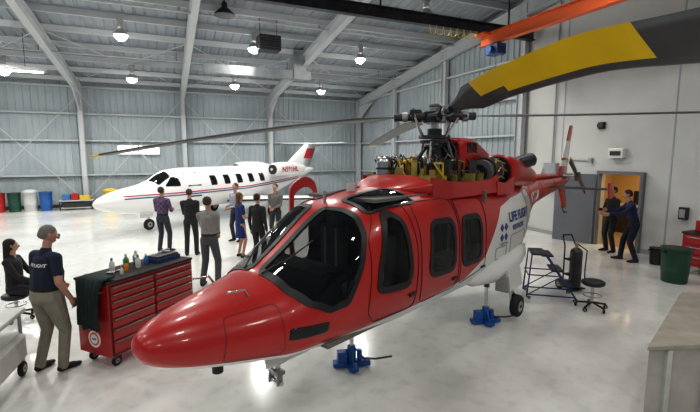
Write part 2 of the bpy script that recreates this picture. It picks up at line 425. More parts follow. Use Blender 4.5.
mat('tube_glow',(1,.98,.93),.5,emit=9)
mb.box((-5.3,18.6,5.53),(3.0,.22,.03),'tube_glow')
for a in(-6.3,-4.3): mb.cyl((a,18.6,5.6),(a,18.6,roofz(18.6)-.15),.012,'dark_metal',seg=5)
mb.obj('strip_light',rz=ROT)

# ================= HELICOPTER =================
HX,HY=1.295,6.52; HR=math.atan2(-.738,-.675)
heli=bpy.data.objects.new('helicopter',None); sc.collection.objects.link(heli); heli.location=(HX,HY,0); heli.rotation_euler=(0,0,HR)
def livery(name,base,alt,stops):
    m=bpy.data.materials.new(name); m.use_nodes=True; nt=m.node_tree; b=nt.nodes['Principled BSDF']
    b.inputs['Roughness'].default_value=.32; b.inputs['Coat Weight'].default_value=.35; b.inputs['Coat Roughness'].default_value=.08
    tc=nt.nodes.new('ShaderNodeTexCoord'); sp=nt.nodes.new('ShaderNodeSeparateXYZ'); nt.links.new(tc.outputs['Object'],sp.inputs[0])
    mr=nt.nodes.new('ShaderNodeMapRange'); mr.inputs['From Min'].default_value=stops[0][0]; mr.inputs['From Max'].default_value=stops[-1][0]
    nt.links.new(sp.outputs['X'],mr.inputs['Value'])
    cr=nt.nodes.new('ShaderNodeValToRGB'); e=cr.color_ramp.elements; x0,x1=stops[0][0],stops[-1][0]
    while len(e)<len(stops): e.new(.5)
    for i,(x,z) in enumerate(stops): e[i].position=(x-x0)/(x1-x0)
    for i,(x,z) in enumerate(stops): v=z/4; e[i].color=(v,v,v,1)
    nt.links.new(mr.outputs[0],cr.inputs['Fac'])
    mu=nt.nodes.new('ShaderNodeMath'); mu.operation='MULTIPLY'; mu.inputs[1].default_value=4; nt.links.new(cr.outputs['Color'],mu.inputs[0])
    gt=nt.nodes.new('ShaderNodeMath'); gt.operation='LESS_THAN'; nt.links.new(sp.outputs['Z'],gt.inputs[0]); nt.links.new(mu.outputs[0],gt.inputs[1])
    mx=nt.nodes.new('ShaderNodeMixRGB'); mx.inputs[1].default_value=base+(1,); mx.inputs[2].default_value=alt+(1,)
    nt.links.new(gt.outputs[0],mx.inputs[0])
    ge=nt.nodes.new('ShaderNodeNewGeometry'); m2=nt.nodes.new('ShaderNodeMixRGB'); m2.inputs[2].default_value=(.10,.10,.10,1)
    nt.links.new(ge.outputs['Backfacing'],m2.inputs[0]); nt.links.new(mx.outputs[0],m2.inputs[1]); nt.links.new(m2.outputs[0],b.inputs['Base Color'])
    M[name]=m
livery('heli_livery',RED,(.72,.72,.70),[(-7.2,.5),(-3.5,.5),(-2.85,1.2),(-2.5,1.98),(-1.2,1.92),(-.7,1.82),(-.1,1.15),(.5,.93),(1.6,.87),(3.4,.83),(4.5,.95)])
st=[(4.50,1.09,1.05,.03,2.0,2.0,.5),(4.47,1.16,.98,.12,2,2,.45),(4.38,1.225,.91,.215,2.05,2.1,.42),(4.18,1.295,.83,.34,2.15,2.2,.40),(3.9,1.36,.77,.455,2.2,2.3,.4),(3.6,1.42,.72,.565,2.25,2.4,.4),
(3.36,1.475,.685,.65,2.3,2.5,.4),(3.2,1.57,.67,.70,2.3,2.5,.4),(3.0,1.70,.66,.735,2.35,2.6,.4),(2.75,1.88,.64,.775,2.4,2.7,.4),(2.5,2.03,.62,.805,2.6,2.8,.4),(2.2,2.13,.61,.825,2.8,2.9,.4),(1.8,2.19,.60,.84,3,3,.4),
(1.2,2.22,.60,.85,3,3,.4),(0,2.22,.60,.85,3,3,.4),(-1.0,2.21,.61,.85,3,3,.4),(-1.7,2.19,.70,.79,2.9,2.8,.42),(-2.4,2.15,.92,.64,2.6,2.5,.45),(-3.2,2.10,1.24,.42,2.3,2.3,.5),(-4.0,2.07,1.46,.28,2.1,2.1,.5),(-5.2,2.05,1.62,.20,2,2,.5),(-6.2,2.04,1.74,.15,2,2,.5),(-6.9,2.02,1.85,.09,2,2,.5)]
F=Body(st); T=rad
def zth(x,z): return F.th(x,z)
WS=[(2.47,T(86)),(2.85,T(86)),(3.33,T(85.5)),(3.31,zth(3.31,1.38)),(3.20,zth(3.20,1.27)),(3.00,zth(3.00,1.17)),(2.78,zth(2.78,1.20)),(2.58,zth(2.58,1.5)),(2.43,zth(2.43,1.80)),(2.38,zth(2.38,1.97)),(2.40,zth(2.40,2.03))]
EB=[(2.26,T(54)),(2.26,T(84)),(1.50,T(84)),(1.45,T(50))]
WINS=[[(2.36,1.22),(1.86,1.18),(1.80,1.35),(1.86,1.90),(1.98,1.98),(2.10,1.97),(2.20,1.75),(2.33,1.45)],
      [(1.42,1.18),(.82,1.16),(.82,1.80),(1.34,1.82)],
      [(.60,1.15),(.04,1.15),(.06,1.78),(.58,1.79)]]
holes=[]
def hole(mode,o):
    xs_=[p[0] for p in o];ys_=[p[1] for p in o]; holes.append((mode,o,(min(xs_),max(xs_),min(ys_),max(ys_))))
hole('xt',growp(outl(WS,1,3),-.012)); hole('xt',growp(outl(EB,2,3),-.012))
for wv in WINS: hole('xz',growp(outl(wv,3,2),-.012))
mb=MB()
xs=list(np.concatenate([4.5-np.linspace(0,1,16)**1.6*.35,np.linspace(4.12,3.5,14),np.linspace(3.475,-.2,150),np.linspace(-.28,-6.9,80)]))
F.mesh(mb,'heli_livery',xs=xs,na=176,holes=holes)
mb.obj('fuselage',parent=heli)
g=MB()
for sg in(1,-1):
    patch(g,F,WS,'tinted_glass',off=.004,mode='xt',sgn=sg,rnd=1,dens=3,edge=False); frame(g,F,WS,'black',.028,-.04,mode='xt',sgn=sg,rnd=1,dens=3)
    patch(g,F,EB,'tinted_glass',off=.004,mode='xt',sgn=sg,edge=False); frame(g,F,EB,'black',.02,-.035,mode='xt',sgn=sg)
    for wv in WINS:
        patch(g,F,wv,'tinted_glass',off=.004,sgn=sg,rnd=3,dens=2,edge=False); frame(g,F,wv,'black',.035,-.035,sgn=sg,rnd=3,dens=2)
    ch=[(3.42,.98),(3.02,.97),(3.0,1.07),(3.40,1.09)]
    patch(g,F,ch,'glass_dark',off=.006,sgn=sg,rnd=2)
    for d in([(2.52,1.02),(2.40,.89),(1.72,.88),(1.66,1.4),(1.72,2.05),(2.15,2.07),(2.42,1.75)],[(1.60,.88),(.72,.89),(.70,2.06),(1.60,2.07)],[(.66,.89),(-.08,1.0),(-.12,2.0),(.66,2.04)]):
        seam(g,F,d,sgn=sg)
    seam(g,F,[(-1.0,.98),(-1.75,1.1),(-1.8,1.34),(-1.0,1.34)],sgn=sg,w=.006,m='dark'); seam(g,F,[(-.45,1.02),(-.85,1.02),(-.85,1.2),(-.45,1.2)],sgn=sg,w=.006,m='dark')
    for x in(-2.05,-3.1,-4.3,-5.4):
        zt_,zb_=F.par(x)[0],F.par(x)[1]; seam(g,F,[(x,z) for z in np.linspace(zb_+.05,zt_-.03,14)],sgn=sg,w=.006,m='dark',closed=False)
    for hx_,hz in((1.78,1.05),(.80,1.02),(-.02,1.02)):
        p=F.side(hx_,hz,.015,sg); g.box(p,(.12,.02,.03),'dark_metal')
    seam(g,F,[(3.45,.86),(3.95,.9),(3.9,1.26),(3.45,1.31)],sgn=sg,w=.004,m='dark')
g.obj('windows_and_doors',parent=heli)
n_=MB()
mat('b_strap',(.35,.33,.28),.8)
n_.box((1.2,0,.80),(3.6,1.4,.05),'cabin_trim'); n_.box((-.25,0,1.45),(.05,1.5,1.3),'cabin_trim'); n_.box((1.0,0,2.12),(2.2,1.1,.04),'cabin_trim')
n_.box((2.85,0,1.15),(.28,1.05,.55),'black',rot=(0,rad(-18),0)); n_.box((2.72,0,1.42),(.35,1.0,.05),'black'); n_.box((2.3,0,.98),(.7,.22,.32),'black')
def seat(x,y,f):
    n_.rbox((x,y,1.08),(.46,.44,.14),.06,'seat_grey'); n_.rbox((x-f*.24,y,1.42),(.12,.44,.62),.05,'seat_grey'); n_.rbox((x-f*.26,y,1.80),(.09,.26,.18),.04,'seat_grey'); n_.box((x,y,.92),(.34,.3,.2),'dark_metal')
    for e in(-.1,.1): n_.box((x-f*.17,y+e,1.42),(.012,.04,.55),'b_strap')
for y in(-.38,.38): seat(2.05,y,1); seat(.15,y,1); seat(1.25,y,-1)
for y in(-.38,.38): n_.tube([(2.3,y,.85),(2.38,y,1.1),(2.34,y,1.28)],.016,'black'); n_.ell((2.34,y,1.3),(.025,.025,.05),'black')
for k in range(4): n_.box((2.70,-.35+.23*k,1.30),(.02,.18,.16),'dark_metal',rot=(0,rad(-18),0))
n_.obj('cabin_interior',parent=heli)
mat('navy_mark',(.02,.05,.22),.4); mat('white_mark',(.8,.8,.8),.4)
t=MB()
def proj_text(s_,size,x0,z0,m,bold=.0,sgn=1,slope=0):
    vs,fs=textgeo(s_,size,bold)
    t.add([F.side(x0-v.x,z0+v.y+slope*v.x,.008,sgn) for v in vs],fs,m)
proj_text('LIFE FLIGHT',.21,-.94,1.56,'navy_mark',.008); proj_text('NETWORK',.12,-1.08,1.41,'navy_mark',.004)
proj_text('CENTRAL',.07,-.6,1.22,'navy_mark'); proj_text('N911LM',.27,-3.0,1.66,'white_mark',.01,slope=.02)
c=(-.74,1.42)
for k in range(4):
    a=rad(45+90*k); patch(t,F,[(c[0]+.11*math.cos(a)+dx*.065,c[1]+.11*math.sin(a)+dz*.065) for dx,dz in((1,0),(0,1),(-1,0),(0,-1))],'navy_mark',off=.008)
t.obj('markings',parent=heli)
# ---- upper deck (cowlings open) ----
u=MB()
def lring(x,cy,cz,w,h,n=2.6,na=28):
    return [(x,cy+w*math.copysign(abs(math.cos(a))**(2/n),math.cos(a)),cz+h*math.copysign(abs(math.sin(a))**(2/n),math.sin(a))) for a in [2*math.pi*k/na for k in range(na)]]
u.loft([lring(x,0,z,w,h) for x,z,w,h in((1.5,2.17,.2,.03),(1.35,2.18,.42,.08),(1.15,2.19,.55,.13),(1.0,2.2,.60,.16))],'red_paint')
for sg in(1,-1):
    u.loft([[(x,sg*y0,2.05),(x,sg*y0,zt),(x,sg*(y0+.025),zt),(x,sg*(y0+.05),2.05)] for x,y0,zt in((1.0,.56,2.34),(.6,.63,2.27),(.1,.66,2.25),(-.5,.68,2.26),(-.7,.7,2.32))],'red_paint',smooth=False)
u.box((.15,0,2.21),(1.7,1.2,.05),'dark')
for x in(.9,.62,.34,-.22,-.5):
    u.box((x,.0,2.29),(.025,1.16,.12),'yellow_green')
u.box((.2,.3,2.29),(1.5,.025,.12),'yellow_green')
random.seed(5)
for k in range(46):
    x=random.uniform(-.6,.9);y=random.uniform(-.52,.52); h=random.uniform(.1,.32)
    c_=random.choice(['grey_metal','dark_metal','dark_metal','black','dark','yellow_green','brass','cast_brown'])
    if random.random()<.45: u.box((x,y,2.25+h/2),(random.uniform(.05,.14),random.uniform(.05,.12),h),c_,rot=(0,0,random.uniform(0,1)))
    else: u.cyl((x,y,2.25),(x,y,2.25+h),random.uniform(.025,.055),c_,seg=12)
for k in range(48):
    x=random.uniform(-.45,.8);y=random.uniform(-.5,.55)
    u.tube([(x,y,2.28),(x+.05,y+.02,2.45+random.uniform(0,.12)),(x+.16,y-.05,2.5+random.uniform(0,.15)),(x+random.uniform(-.3,.3),y-.08+random.uniform(-.2,.2),2.30)],random.choice([.010,.014,.022]),random.choice(['black','black','steel','brass','dark_metal','yellow_green','yellow']),seg=6)
u.cyl((.85,-.30,2.25),(.85,-.30,2.52),.12,'steel',seg=24); u.ell((.85,-.30,2.52),(.12,.12,.1),'steel'); u.cyl((.85,-.3,2.42),(.85,-.3,2.45),.128,'dark_metal',seg=24)
u.loft([[(r*math.cos(2*math.pi*k/24),r*math.sin(2*math.pi*k/24),z) for k in range(24)] for z,r in((2.2,.27),(2.36,.29),(2.40,.23),(2.52,.18),(2.6,.13),(2.72,.11),(2.75,.14),(2.78,.14))],'dark_metal')
for k in range(10):
    a=2*math.pi*k/10; u.cyl((.27*math.cos(a),.27*math.sin(a),2.35),(.27*math.cos(a),.27*math.sin(a),2.43),.02,'steel',seg=8)
for k in range(4):
    a=rad(45+90*k); u.cyl((.55*math.cos(a),.48*math.sin(a),2.22),(.13*math.cos(a),.13*math.sin(a),2.74),.028,'dark_metal',seg=10); u.cyl((.57*math.cos(a),.5*math.sin(a),2.2),(.5*math.cos(a),.44*math.sin(a),2.3),.045,'grey_metal',seg=10)
u.cyl((0,0,2.7),(0,0,3.2),.06,'steel')
u.cyl((0,0,2.80),(0,0,2.85),.22,'dark_metal',seg=28); u.cyl((0,0,2.87),(0,0,2.92),.24,'dark',seg=28); u.cyl((0,0,2.92),(0,0,3.02),.11,'dark_metal',seg=20)
for k in range(3):
    a=rad(20+120*k); u.cyl((.22*math.cos(a),.22*math.sin(a),2.82),(.38*math.cos(a),.38*math.sin(a),2.3),.02,'grey_metal',seg=10); u.cyl((.33*math.cos(a),.33*math.sin(a),2.5),(.38*math.cos(a),.38*math.sin(a),2.3),.045,'dark_metal',seg=10)
u.tube([(.2,.1,2.9),(.3,.15,2.75),(.2,.22,2.55),(.25,.3,2.3)],.018,'black'); u.tube([(-.15,.15,2.9),(-.22,.25,2.7),(-.1,.3,2.5),(-.15,.35,2.3)],.018,'black')
u.loft([lring(x,0,z,w,h,4) for x,z,w,h in((-.34,2.62,.25,.25),(-.37,2.63,.28,.27),(-.7,2.64,.29,.27),(-1.0,2.61,.29,.24),(-1.4,2.5,.28,.18),(-2.0,2.34,.24,.13),(-2.9,2.15,.14,.08))],'red_paint')
u.box((-.325,0,2.63),(.02,.42,.36),'black')
for k in range(5): u.box((-.31,0,2.5+.065*k),(.02,.42,.012),'dark_metal')
for sg in(1,-1):
    for k in range(4): u.box((-.55-.09*k,sg*.287,2.74),(.05,.02,.16),'black')
    u.box((-.55,sg*.1,2.3),(.3,.06,.2),'dark_metal')
for sg in(1,-1):
    for x0,x1,r0,m_ in((-.62,-.72,.19,'grey_metal'),(-.72,-.78,.225,'dark_metal'),(-.78,-1.0,.17,'cast_brown'),(-1.0,-1.05,.21,'grey_metal'),(-1.05,-1.3,.19,'dark_metal')):
        u.cyl((x0,sg*.47,2.36),(x1,sg*.47,2.36),r0,m_,seg=24)
    u.cyl((-.56,sg*.47,2.36),(-.63,sg*.47,2.36),.12,'black',seg=20); u.cyl((-.15,sg*.38,2.36),(-.6,sg*.47,2.36),.04,'steel',seg=12)
    for k in range(10):
        a=2*math.pi*k/10; u.tube([(-.75,sg*.47+.23*math.cos(a),2.36+.23*math.sin(a)),(-.9,sg*.47+.22*math.cos(a+.3),2.36+.22*math.sin(a+.3)),(-1.15,sg*.47+.21*math.cos(a),2.36+.21*math.sin(a))],.014,random.choice(['steel','brass','black','yellow_green']),seg=6)
    u.loft([lring(x,sg*.47,z,w,h,2.4) for x,z,w,h in((-1.22,2.35,.27,.25),(-1.26,2.35,.30,.28),(-1.6,2.33,.30,.27),(-2.2,2.27,.26,.22),(-2.6,2.2,.2,.17))],'red_paint')
    u.cyl((-1.2,sg*.47,2.35),(-1.24,sg*.47,2.35),.25,'black',seg=24)
    u.loft([[(x,sg*y0,2.0),(x,sg*y0,zt),(x,sg*(y0+.025),zt),(x,sg*(y0+.04),2.0)] for x,y0,zt in((-.65,.72,2.22),(-.95,.74,2.18),(-1.25,.74,2.28))],'red_paint',smooth=False)
    u.tube([(-1.75,sg*.5,2.42),(-1.95,sg*.62,2.50),(-2.15,sg*.72,2.54)],.12,'dark_metal',seg=16); u.cyl((-2.14,sg*.715,2.537),(-2.17,sg*.73,2.543),.10,'black')
u.obj('engine_deck',parent=heli)
# ---- rotor ----
r=MB(); HZ=3.21
r.cyl((0,0,HZ-.1),(0,0,HZ+.06),.17,'dark_metal',seg=24); r.cyl((0,0,HZ+.06),(0,0,HZ+.13),.10,'grey_metal',seg=20); r.ell((0,0,HZ+.14),(.1,.1,.05),'dark_metal')
Hrot=Matrix.Rotation(-HR,3,'Z')
def blade(phi,dzf,mats,pitch=6,Rr=5.5,chord=.335,stripe=None):
    d=Hrot@Vector((math.cos(rad(phi)),math.sin(rad(phi)),0)); n=Vector((-d.y,d.x,0)); up=Vector((0,0,1))
    root=Vector((0,0,HZ))
    P=lambda s_: root+d*s_+up*dzf(s_)
    r.cyl(root+d*.1,P(.62),.06,'dark_metal',seg=12); r.cyl(root+d*.2,root+d*.34,.09,'dark_metal',seg=16); r.cyl(P(.42),P(.5),.08,'grey_metal',seg=16)
    r.box(root+d*.3+up*.07,(.16,.16,.05),'dark_metal',rot=(0,0,math.atan2(d.y,d.x)))
    r.cyl(root+d*.35+n*.05,root+d*.35+n*.26-up*.02,.03,'dark_metal',seg=10); r.cyl(root+d*.33+n*.25,Vector((0,0,2.9))+d*.2+n*.1,.018,'steel',seg=8)
    r.cyl(root+d*.15-n*.15,root+d*.45-n*.12,.026,'dark_metal',seg=10)
    r.cyl(root+d*.33-up*.1,root+d*.33+up*.12,.03,'steel',seg=10)
    prof=[(.5,0),(.42,.045),(.25,.06),(.0,.05),(-.3,.02),(-.5,.004),(-.3,-.015),(-.15,-.022),(.05,-.03),(.25,-.04),(.42,-.035)]
    ss=[.6,.8,1.0,1.2]+list(np.linspace(1.4,Rr,42)); rings=[]
    for s_ in ss:
        ch=.10 if s_<.7 else (.18 if s_<.9 else (.27 if s_<1.1 else chord))
        if s_>Rr-.12: ch=.22
        th=rad(pitch-4*s_/Rr); p=P(s_)
        rings.append([p+n*(c_*ch*math.cos(th))+up*(c_*ch*math.sin(th)+t_*ch*1.1) for c_,t_ in prof])
    N=len(prof)
    for i in range(len(rings)-1):
        s_=ss[i]; m=mats(s_)
        if stripe and m=='yellow':
            for j in range(N):
                k=(j+1)%N; u0=(prof[j][0]+prof[k][0])/2
                r.add([rings[i][j],rings[i][k],rings[i+1][k],rings[i+1][j]],[(0,1,2,3)],'blade_grey' if stripe(u0,s_) else m,True)
        else: r.loft([rings[i],rings[i+1]],m,caps=(i in(0,len(rings)-2)))
std=lambda s_: 'blade_grey' if s_<5.2 else 'yellow'
droop=lambda dz: (lambda s_: dz*(s_/5.5)**1.5)
blade(176,droop(-.62),std); blade(3,droop(.12),std); blade(97,droop(-.35),std)
zb=pchip([0,.6,1.2,2,3,4,5.5],[0,.05,.12,.19,.21,.11,-.1])
blade(-79.5,zb,lambda s_: 'blade_grey' if (s_<1.35 or s_>3.62) else 'yellow',pitch=-38,chord=.40,stripe=lambda u0,s_: (u0>.28) or (s_<1.9 and u0>.0))
r.obj('main_rotor',parent=heli)
# ---- tail ----
tl=MB()
def surf(mb,root,tip,m,n=10,thick=.1):
    (a0,a1),(b0,b1)=root,tip
    a0,a1,b0,b1=map(Vector,(a0,a1,b0,b1)); nrm=(a1-a0).cross(b0-a0).normalized()
    prof=[(0,0),(.05,.5),(.25,1),(.6,.7),(1,.05),(.6,-.7),(.25,-1),(.05,-.5)]
    R=[]
    for k in range(n+1):
        f=k/n; l=a0.lerp(b0,f); t_=a1.lerp(b1,f); c_=(t_-l).length
        R.append([l.lerp(t_,u_)+nrm*(v_*thick*c_/2) for u_,v_ in prof])
    mb.loft(R,m)
surf(tl,((-6.0,0,1.98),(-6.95,0,1.98)),((-6.30,0,2.32),(-7.03,0,2.32)),'red_paint')
surf(tl,((-6.30,0,2.32),(-7.03,0,2.32)),((-6.42,0,2.47),(-7.06,0,2.47)),'white_paint')
surf(tl,((-6.42,0,2.47),(-7.06,0,2.47)),((-6.48,0,2.54),(-7.08,0,2.54)),'red_paint')
surf(tl,((-6.48,0,2.54),(-7.08,0,2.54)),((-6.76,0,3.0),(-7.19,0,3.0)),'white_paint')
surf(tl,((-6.76,0,3.0),(-7.19,0,3.0)),((-6.98,0,3.42),(-7.3,0,3.42)),'red_paint')
surf(tl,((-6.2,0,1.82),(-6.9,0,1.85)),((-6.75,0,1.15),(-7.15,0,1.15)),'red_paint')
tl.tube([(-6.7,0,1.2),(-6.95,0,1.02),(-7.2,0,1.0)],.02,'dark_metal')
for sg in(1,-1):
    surf(tl,((-4.9,sg*.1,1.85),(-5.6,sg*.1,1.85)),((-5.05,sg*1.4,1.85),(-5.55,sg*1.4,1.85)),'dark')
    surf(tl,((-5.0,sg*1.4,2.0),(-5.6,sg*1.4,2.0)),((-5.0,sg*1.42,1.65),(-5.6,sg*1.42,1.65)),'red_paint')
tl.cyl((-6.55,0,2.05),(-6.55,.42,2.05),.07,'grey_metal'); tl.cyl((-6.55,.34,2.05),(-6.55,.44,2.05),.12,'dark_metal')
for a in(28,208):
    d=Vector((math.cos(rad(a)),0,math.sin(rad(a)))); n=Vector((-d.z,0,d.x)); p=Vector((-6.55,.4,2.05))
    R=[[p+d*s_+n*c_*w_+Vector((0,t_,0)) for c_,t_ in((.5,0),(.2,.015),(-.5,0),(.2,-.015))] for s_,w_ in((.1,.08),(.25,.2),(.95,.2),(.99,.15))]
    tl.loft(R[:3],'blade_grey'); tl.loft(R[2:],'yellow')
tl.loft([lring(x,0,z,w,h,2) for x,z,w,h in((-2.6,2.14,.1,.06),(-3.5,2.12,.1,.07),(-5.8,2.09,.08,.06),(-6.2,2.06,.04,.03))],'red_paint')
tl.ell((-5.0,0,2.22),(.12,.03,.1),'white_paint')
tl.obj('tail_assembly',parent=heli)
# ---- gear & fittings ----
k_=MB()
for sg in(1,-1):
    R=[]
    for x,w_,h_,zc in((.25,.02,.03,.82),(.05,.14,.12,.82),(-.4,.26,.2,.84),(-1.1,.28,.22,.88),(-1.6,.2,.16,.95),(-2.0,.04,.04,1.0)):
        R.append([(x,sg*(.70+w_*math.cos(a)),zc+h_*math.sin(a)) for a in [2*math.pi*q/20 for q in range(20)]])
    k_.loft(R,'white_paint')
    k_.cyl((-.85,sg*.85,.85),(-.85,sg*.96,.48),.05,'white_paint'); k_.cyl((-.85,sg*.96,.48),(-.85,sg*.98,.24),.035,'steel')
    k_.cyl((-.85,sg*.8,.60),(-1.25,sg*.8,.8),.025,'white_paint'); k_.tube([(-.85,sg*.96,.48),(-.98,sg*.97,.38),(-.88,sg*.98,.26)],.018,'dark_metal')
    k_.wheel((-.85,sg*1.06,.25),(0,1,0),.18,.12)
    k_.box((-.85,sg*1.0,.70),(.5,.03,.32),'white_paint',rot=(sg*rad(12),0,0)); k_.box((-.5,sg*.95,.66),(.03,.2,.24),'grey_metal')
k_.cyl((3.05,0,.75),(3.05,0,.46),.042,'white_paint'); k_.cyl((3.05,0,.48),(3.07,0,.34),.028,'steel'); k_.box((3.05,0,.46),(.1,.14,.05),'grey_metal')
k_.cyl((3.05,0,.5),(2.8,0,.72),.02,'grey_metal'); k_.tube([(3.08,0,.46),(3.17,0,.41),(3.1,0,.34)],.014,'grey_metal')
k_.box((3.08,0,.33),(.10,.16,.04),'grey_metal')
for sg in(1,-1): k_.box((3.10,sg*.07,.27),(.07,.02,.13),'grey_metal'); k_.box((3.1,sg*.2,.62),(.55,.012,.16),'white_paint',rot=(sg*rad(15),0,0))
k_.cyl((3.10,-.11,.235),(3.10,.11,.235),.025,'steel',seg=12)
k_.box((1.0,0,.55),(.3,.02,.14),'white_paint'); k_.box((-.2,0,.56),(.2,.02,.12),'white_paint')
k_.cyl((3.85,.15,.76),(3.85,.15,.69),.05,'black')
for sg in(1,-1): k_.tube([(3.6,sg*.3,1.36),(3.65,sg*.31,1.44),(3.82,sg*.31,1.45)],.012,'steel')
for sg in(1,-1): k_.tube([F.pt(3.34,T(80)if sg>0 else T(100),.02),F.pt(3.1,T(70) if sg>0 else T(110),.03),F.pt(2.85,T(66) if sg>0 else T(114),.02)],.008,'black')
k_.box((1.9,0,2.24),(.14,.02,.1),'white_paint'); k_.cyl((2.35,0,2.08),(2.35,0,2.22),.02,'steel')
dp=[(0,0,.95),(0,0,2.02),(.12,0,2.14),(.45,0,2.22),(.78,0,2.12),(.86,0,1.8),(.82,0,1.0)]
def dd(p,inset=0):
    cx,cz=.43,1.6; x=cx+(p[0]-cx)*(1-inset);z=cz+(p[2]-cz)*(1-inset)
    return Vector((2.15-x*math.cos(rad(20)),-.88-x*math.sin(rad(20)),z+ (.12 if z>1.9 else 0)))
o1=[dd(p) for p in chaikin(dp,2)]; i1=[dd(p,.24) for p in chaikin(dp,2)]; thv=Vector((-.02,-.05,0))
k_.loft([o1,[p+thv for p in o1],[p+thv for p in i1],i1,o1],'red_paint',caps=False,smooth=False)
k_.obj('landing_gear_and_fittings',parent=heli)

def jack(x,y,h):
    mb=MB()
    mb.box((0,0,.05),(.46,.12,.05),'blue_paint'); mb.box((0,0,.05),(.12,.38,.05),'blue_paint')
    for sx,sy in((-.2,0),(.2,0),(0,.16),(0,-.16)): mb.wheel((sx,sy,.035),(0,1,0),.035,.03); mb.cyl((sx*.9,sy*.9,.07),(sx*.2,sy*.2,.24),.014,'blue_paint',seg=8)
    mb.cyl((0,0,.05),(0,0,.27),.055,'blue_paint'); mb.cyl((0,0,.27),(0,0,h-.03),.026,'steel'); mb.cyl((0,0,h-.04),(0,0,h),.045,'dark_metal')
    mb.cyl((.1,0,.07),(.1,0,.22),.035,'blue_paint'); mb.tube([(.12,0,.1),(.3,-.05,.1),(.5,-.08,.13)],.013,'dark_metal')
    mb.box((-.12,0,.14),(.12,.1,.14),'blue_paint')
    return mb.obj('hydraulic_jack',(x,y,0),rad(10))
def hl(x,y): return (HX-.675*x+.738*y, HY-.738*x-.675*y)
x,y=hl(2.0,.1); jack(x,y,.60); x,y=hl(-.42,.74); jack(x,y,.635); x,y=hl(-.42,-.74); jack(x,y,.635)

# ================= JET =================
jet=bpy.data.objects.new('business_jet',None); sc.collection.objects.link(jet)
JR=math.atan2(-.886,-.464); jet.location=(-7.9,12.8,0); jet.rotation_euler=(0,0,JR)
js=[(0,1.12,1.06,.02,2,2,.5),(-.08,1.2,.96,.12,2,2,.5),(-.4,1.36,.82,.27,2,2,.5),(-.9,1.50,.70,.42,2,2,.48),(-1.5,1.60,.62,.55,2,2,.45),(-1.8,1.68,.60,.62,2,2,.45),(-2.3,1.95,.58,.70,2,2,.45),(-2.7,2.08,.57,.74,2,2.1,.45),(-3.4,2.14,.56,.76,2,2.1,.47),(-6.5,2.14,.56,.76,2,2.1,.47),(-8,2.12,.62,.74,2,2,.5),(-9.5,2.06,.95,.56,2,2,.5),(-11,1.98,1.35,.32,2,2,.5),(-12.4,1.9,1.72,.1,2,2,.5)]
J=Body(js); mat('jet_white',(.80,.80,.80),.2,coat=.5); mat('jet_red',(.45,.02,.03),.3)
j=MB(); xs=list(np.concatenate([-np.linspace(0,1,10)**1.6*.4,np.linspace(-.5,-12.4,70)])); J.mesh(j,'jet_white',xs=xs,na=40)
for sg in(1,-1):
    patch(j,J,[(-1.88,rad(84)),(-2.52,rad(84)),(-2.50,rad(50)),(-2.0,rad(42))],'glass_dark',mode='xt',off=.008,sgn=sg)
    patch(j,J,[(-2.15,1.52),(-2.75,1.5),(-2.75,1.82),(-2.5,1.84)],'glass_dark',off=.008,sgn=sg)
    for k in range(5):
        x=-4.3-.72*k; patch(j,J,[(x+.16,1.45),(x-.16,1.45),(x-.16,1.82),(x+.16,1.82)],'glass_dark',off=.008,sgn=sg,rnd=3)
    for q,z0 in((0,1.28),(1,1.20)):
        P=[J.side(x,z0+(-.0 if x>-6 else .05*(-6-x)),.006,sg) for x in np.linspace(-.8,-10.5,50)]
        R=[]
        for p in P: R.append([p+Vector((0,0,.02)),p+Vector((0,sg*.004,.02)),p+Vector((0,sg*.004,-.02)),p+Vector((0,0,-.02))])
        j.loft(R,'jet_red' if q==0 else 'navy_mark')
    j.loft([lring(x,sg*1.08,1.95,r_,r_,2,24) for x,r_ in((-7.5,.24),(-7.55,.29),(-8.1,.33),(-9,.32),(-9.8,.2))],'jet_white'); j.cyl((-7.44,sg*1.08,1.95),(-7.52,sg*1.08,1.95),.22,'black',seg=24); j.cyl((-7.4,sg*1.08,1.95),(-7.5,sg*1.08,1.95),.06,'steel',r1=.09)
    surf(j,((-8.0,sg*.6,1.85),(-9.3,sg*.5,1.85)),((-8.0,sg*.85,1.93),(-9.3,sg*.85,1.93)),'jet_white')
    surf(j,((-5.2,sg*.4,.72),(-7.6,sg*.4,.74)),((-6.0,sg*6.4,1.08),(-6.9,sg*6.4,1.08)),'jet_white',thick=.12)
    surf(j,((-5.17,sg*.5,.73),(-5.35,sg*.5,.73)),((-5.98,sg*6.3,1.08),(-6.1,sg*6.3,1.08)),'black',thick=.5)
    surf(j,((-11.9,0,3.2),(-12.9,0,3.2)),((-12.4,sg*2.0,3.25),(-12.9,sg*2.0,3.25)),'jet_white')
    j.cyl((-6.6,sg*1.6,.8),(-6.6,sg*1.6,.25),.05,'steel'); j.wheel((-6.6,sg*1.7,.26),(0,1,0),.26,.16)
surf(j,((-9.6,0,1.95),(-12.0,0,1.85)),((-11.8,0,3.25),(-12.9,0,3.25)),'jet_white')
surf(j,((-11.2,0,2.4),(-12.4,0,2.4)),((-11.6,0,2.95),(-12.75,0,2.95)),'jet_red',thick=.13)
j.cyl((-1.9,0,.75),(-1.9,0,.2),.04,'steel'); j.wheel((-1.9,0,.2),(0,1,0),.2,.12); j.box((-1.75,.12,.6),(.5,.02,.25),'jet_white')
j.loft([[J.side(x,z,.006,1) for x in(-3.05,-3.65)]+[J.side(x,z,.002,1) for x in(-3.65,-3.05)] for z in(.75,1.1,1.5,1.95)],'black')
j.box((-3.35,1.05,.42),(.55,.75,.06),'jet_white',rot=(rad(-48),0,0))
for k in range(3): j.box((-3.35,.9+.17*k,.55-.19*k),(.5,.2,.03),'dark_metal')
vs,fs=textgeo('N581HL',.36,.01); j.add([(-7.75-v.x,1.08+.335,1.84+v.y*.9) for v in vs],fs,'jet_red')
j.obj('airframe',parent=jet)

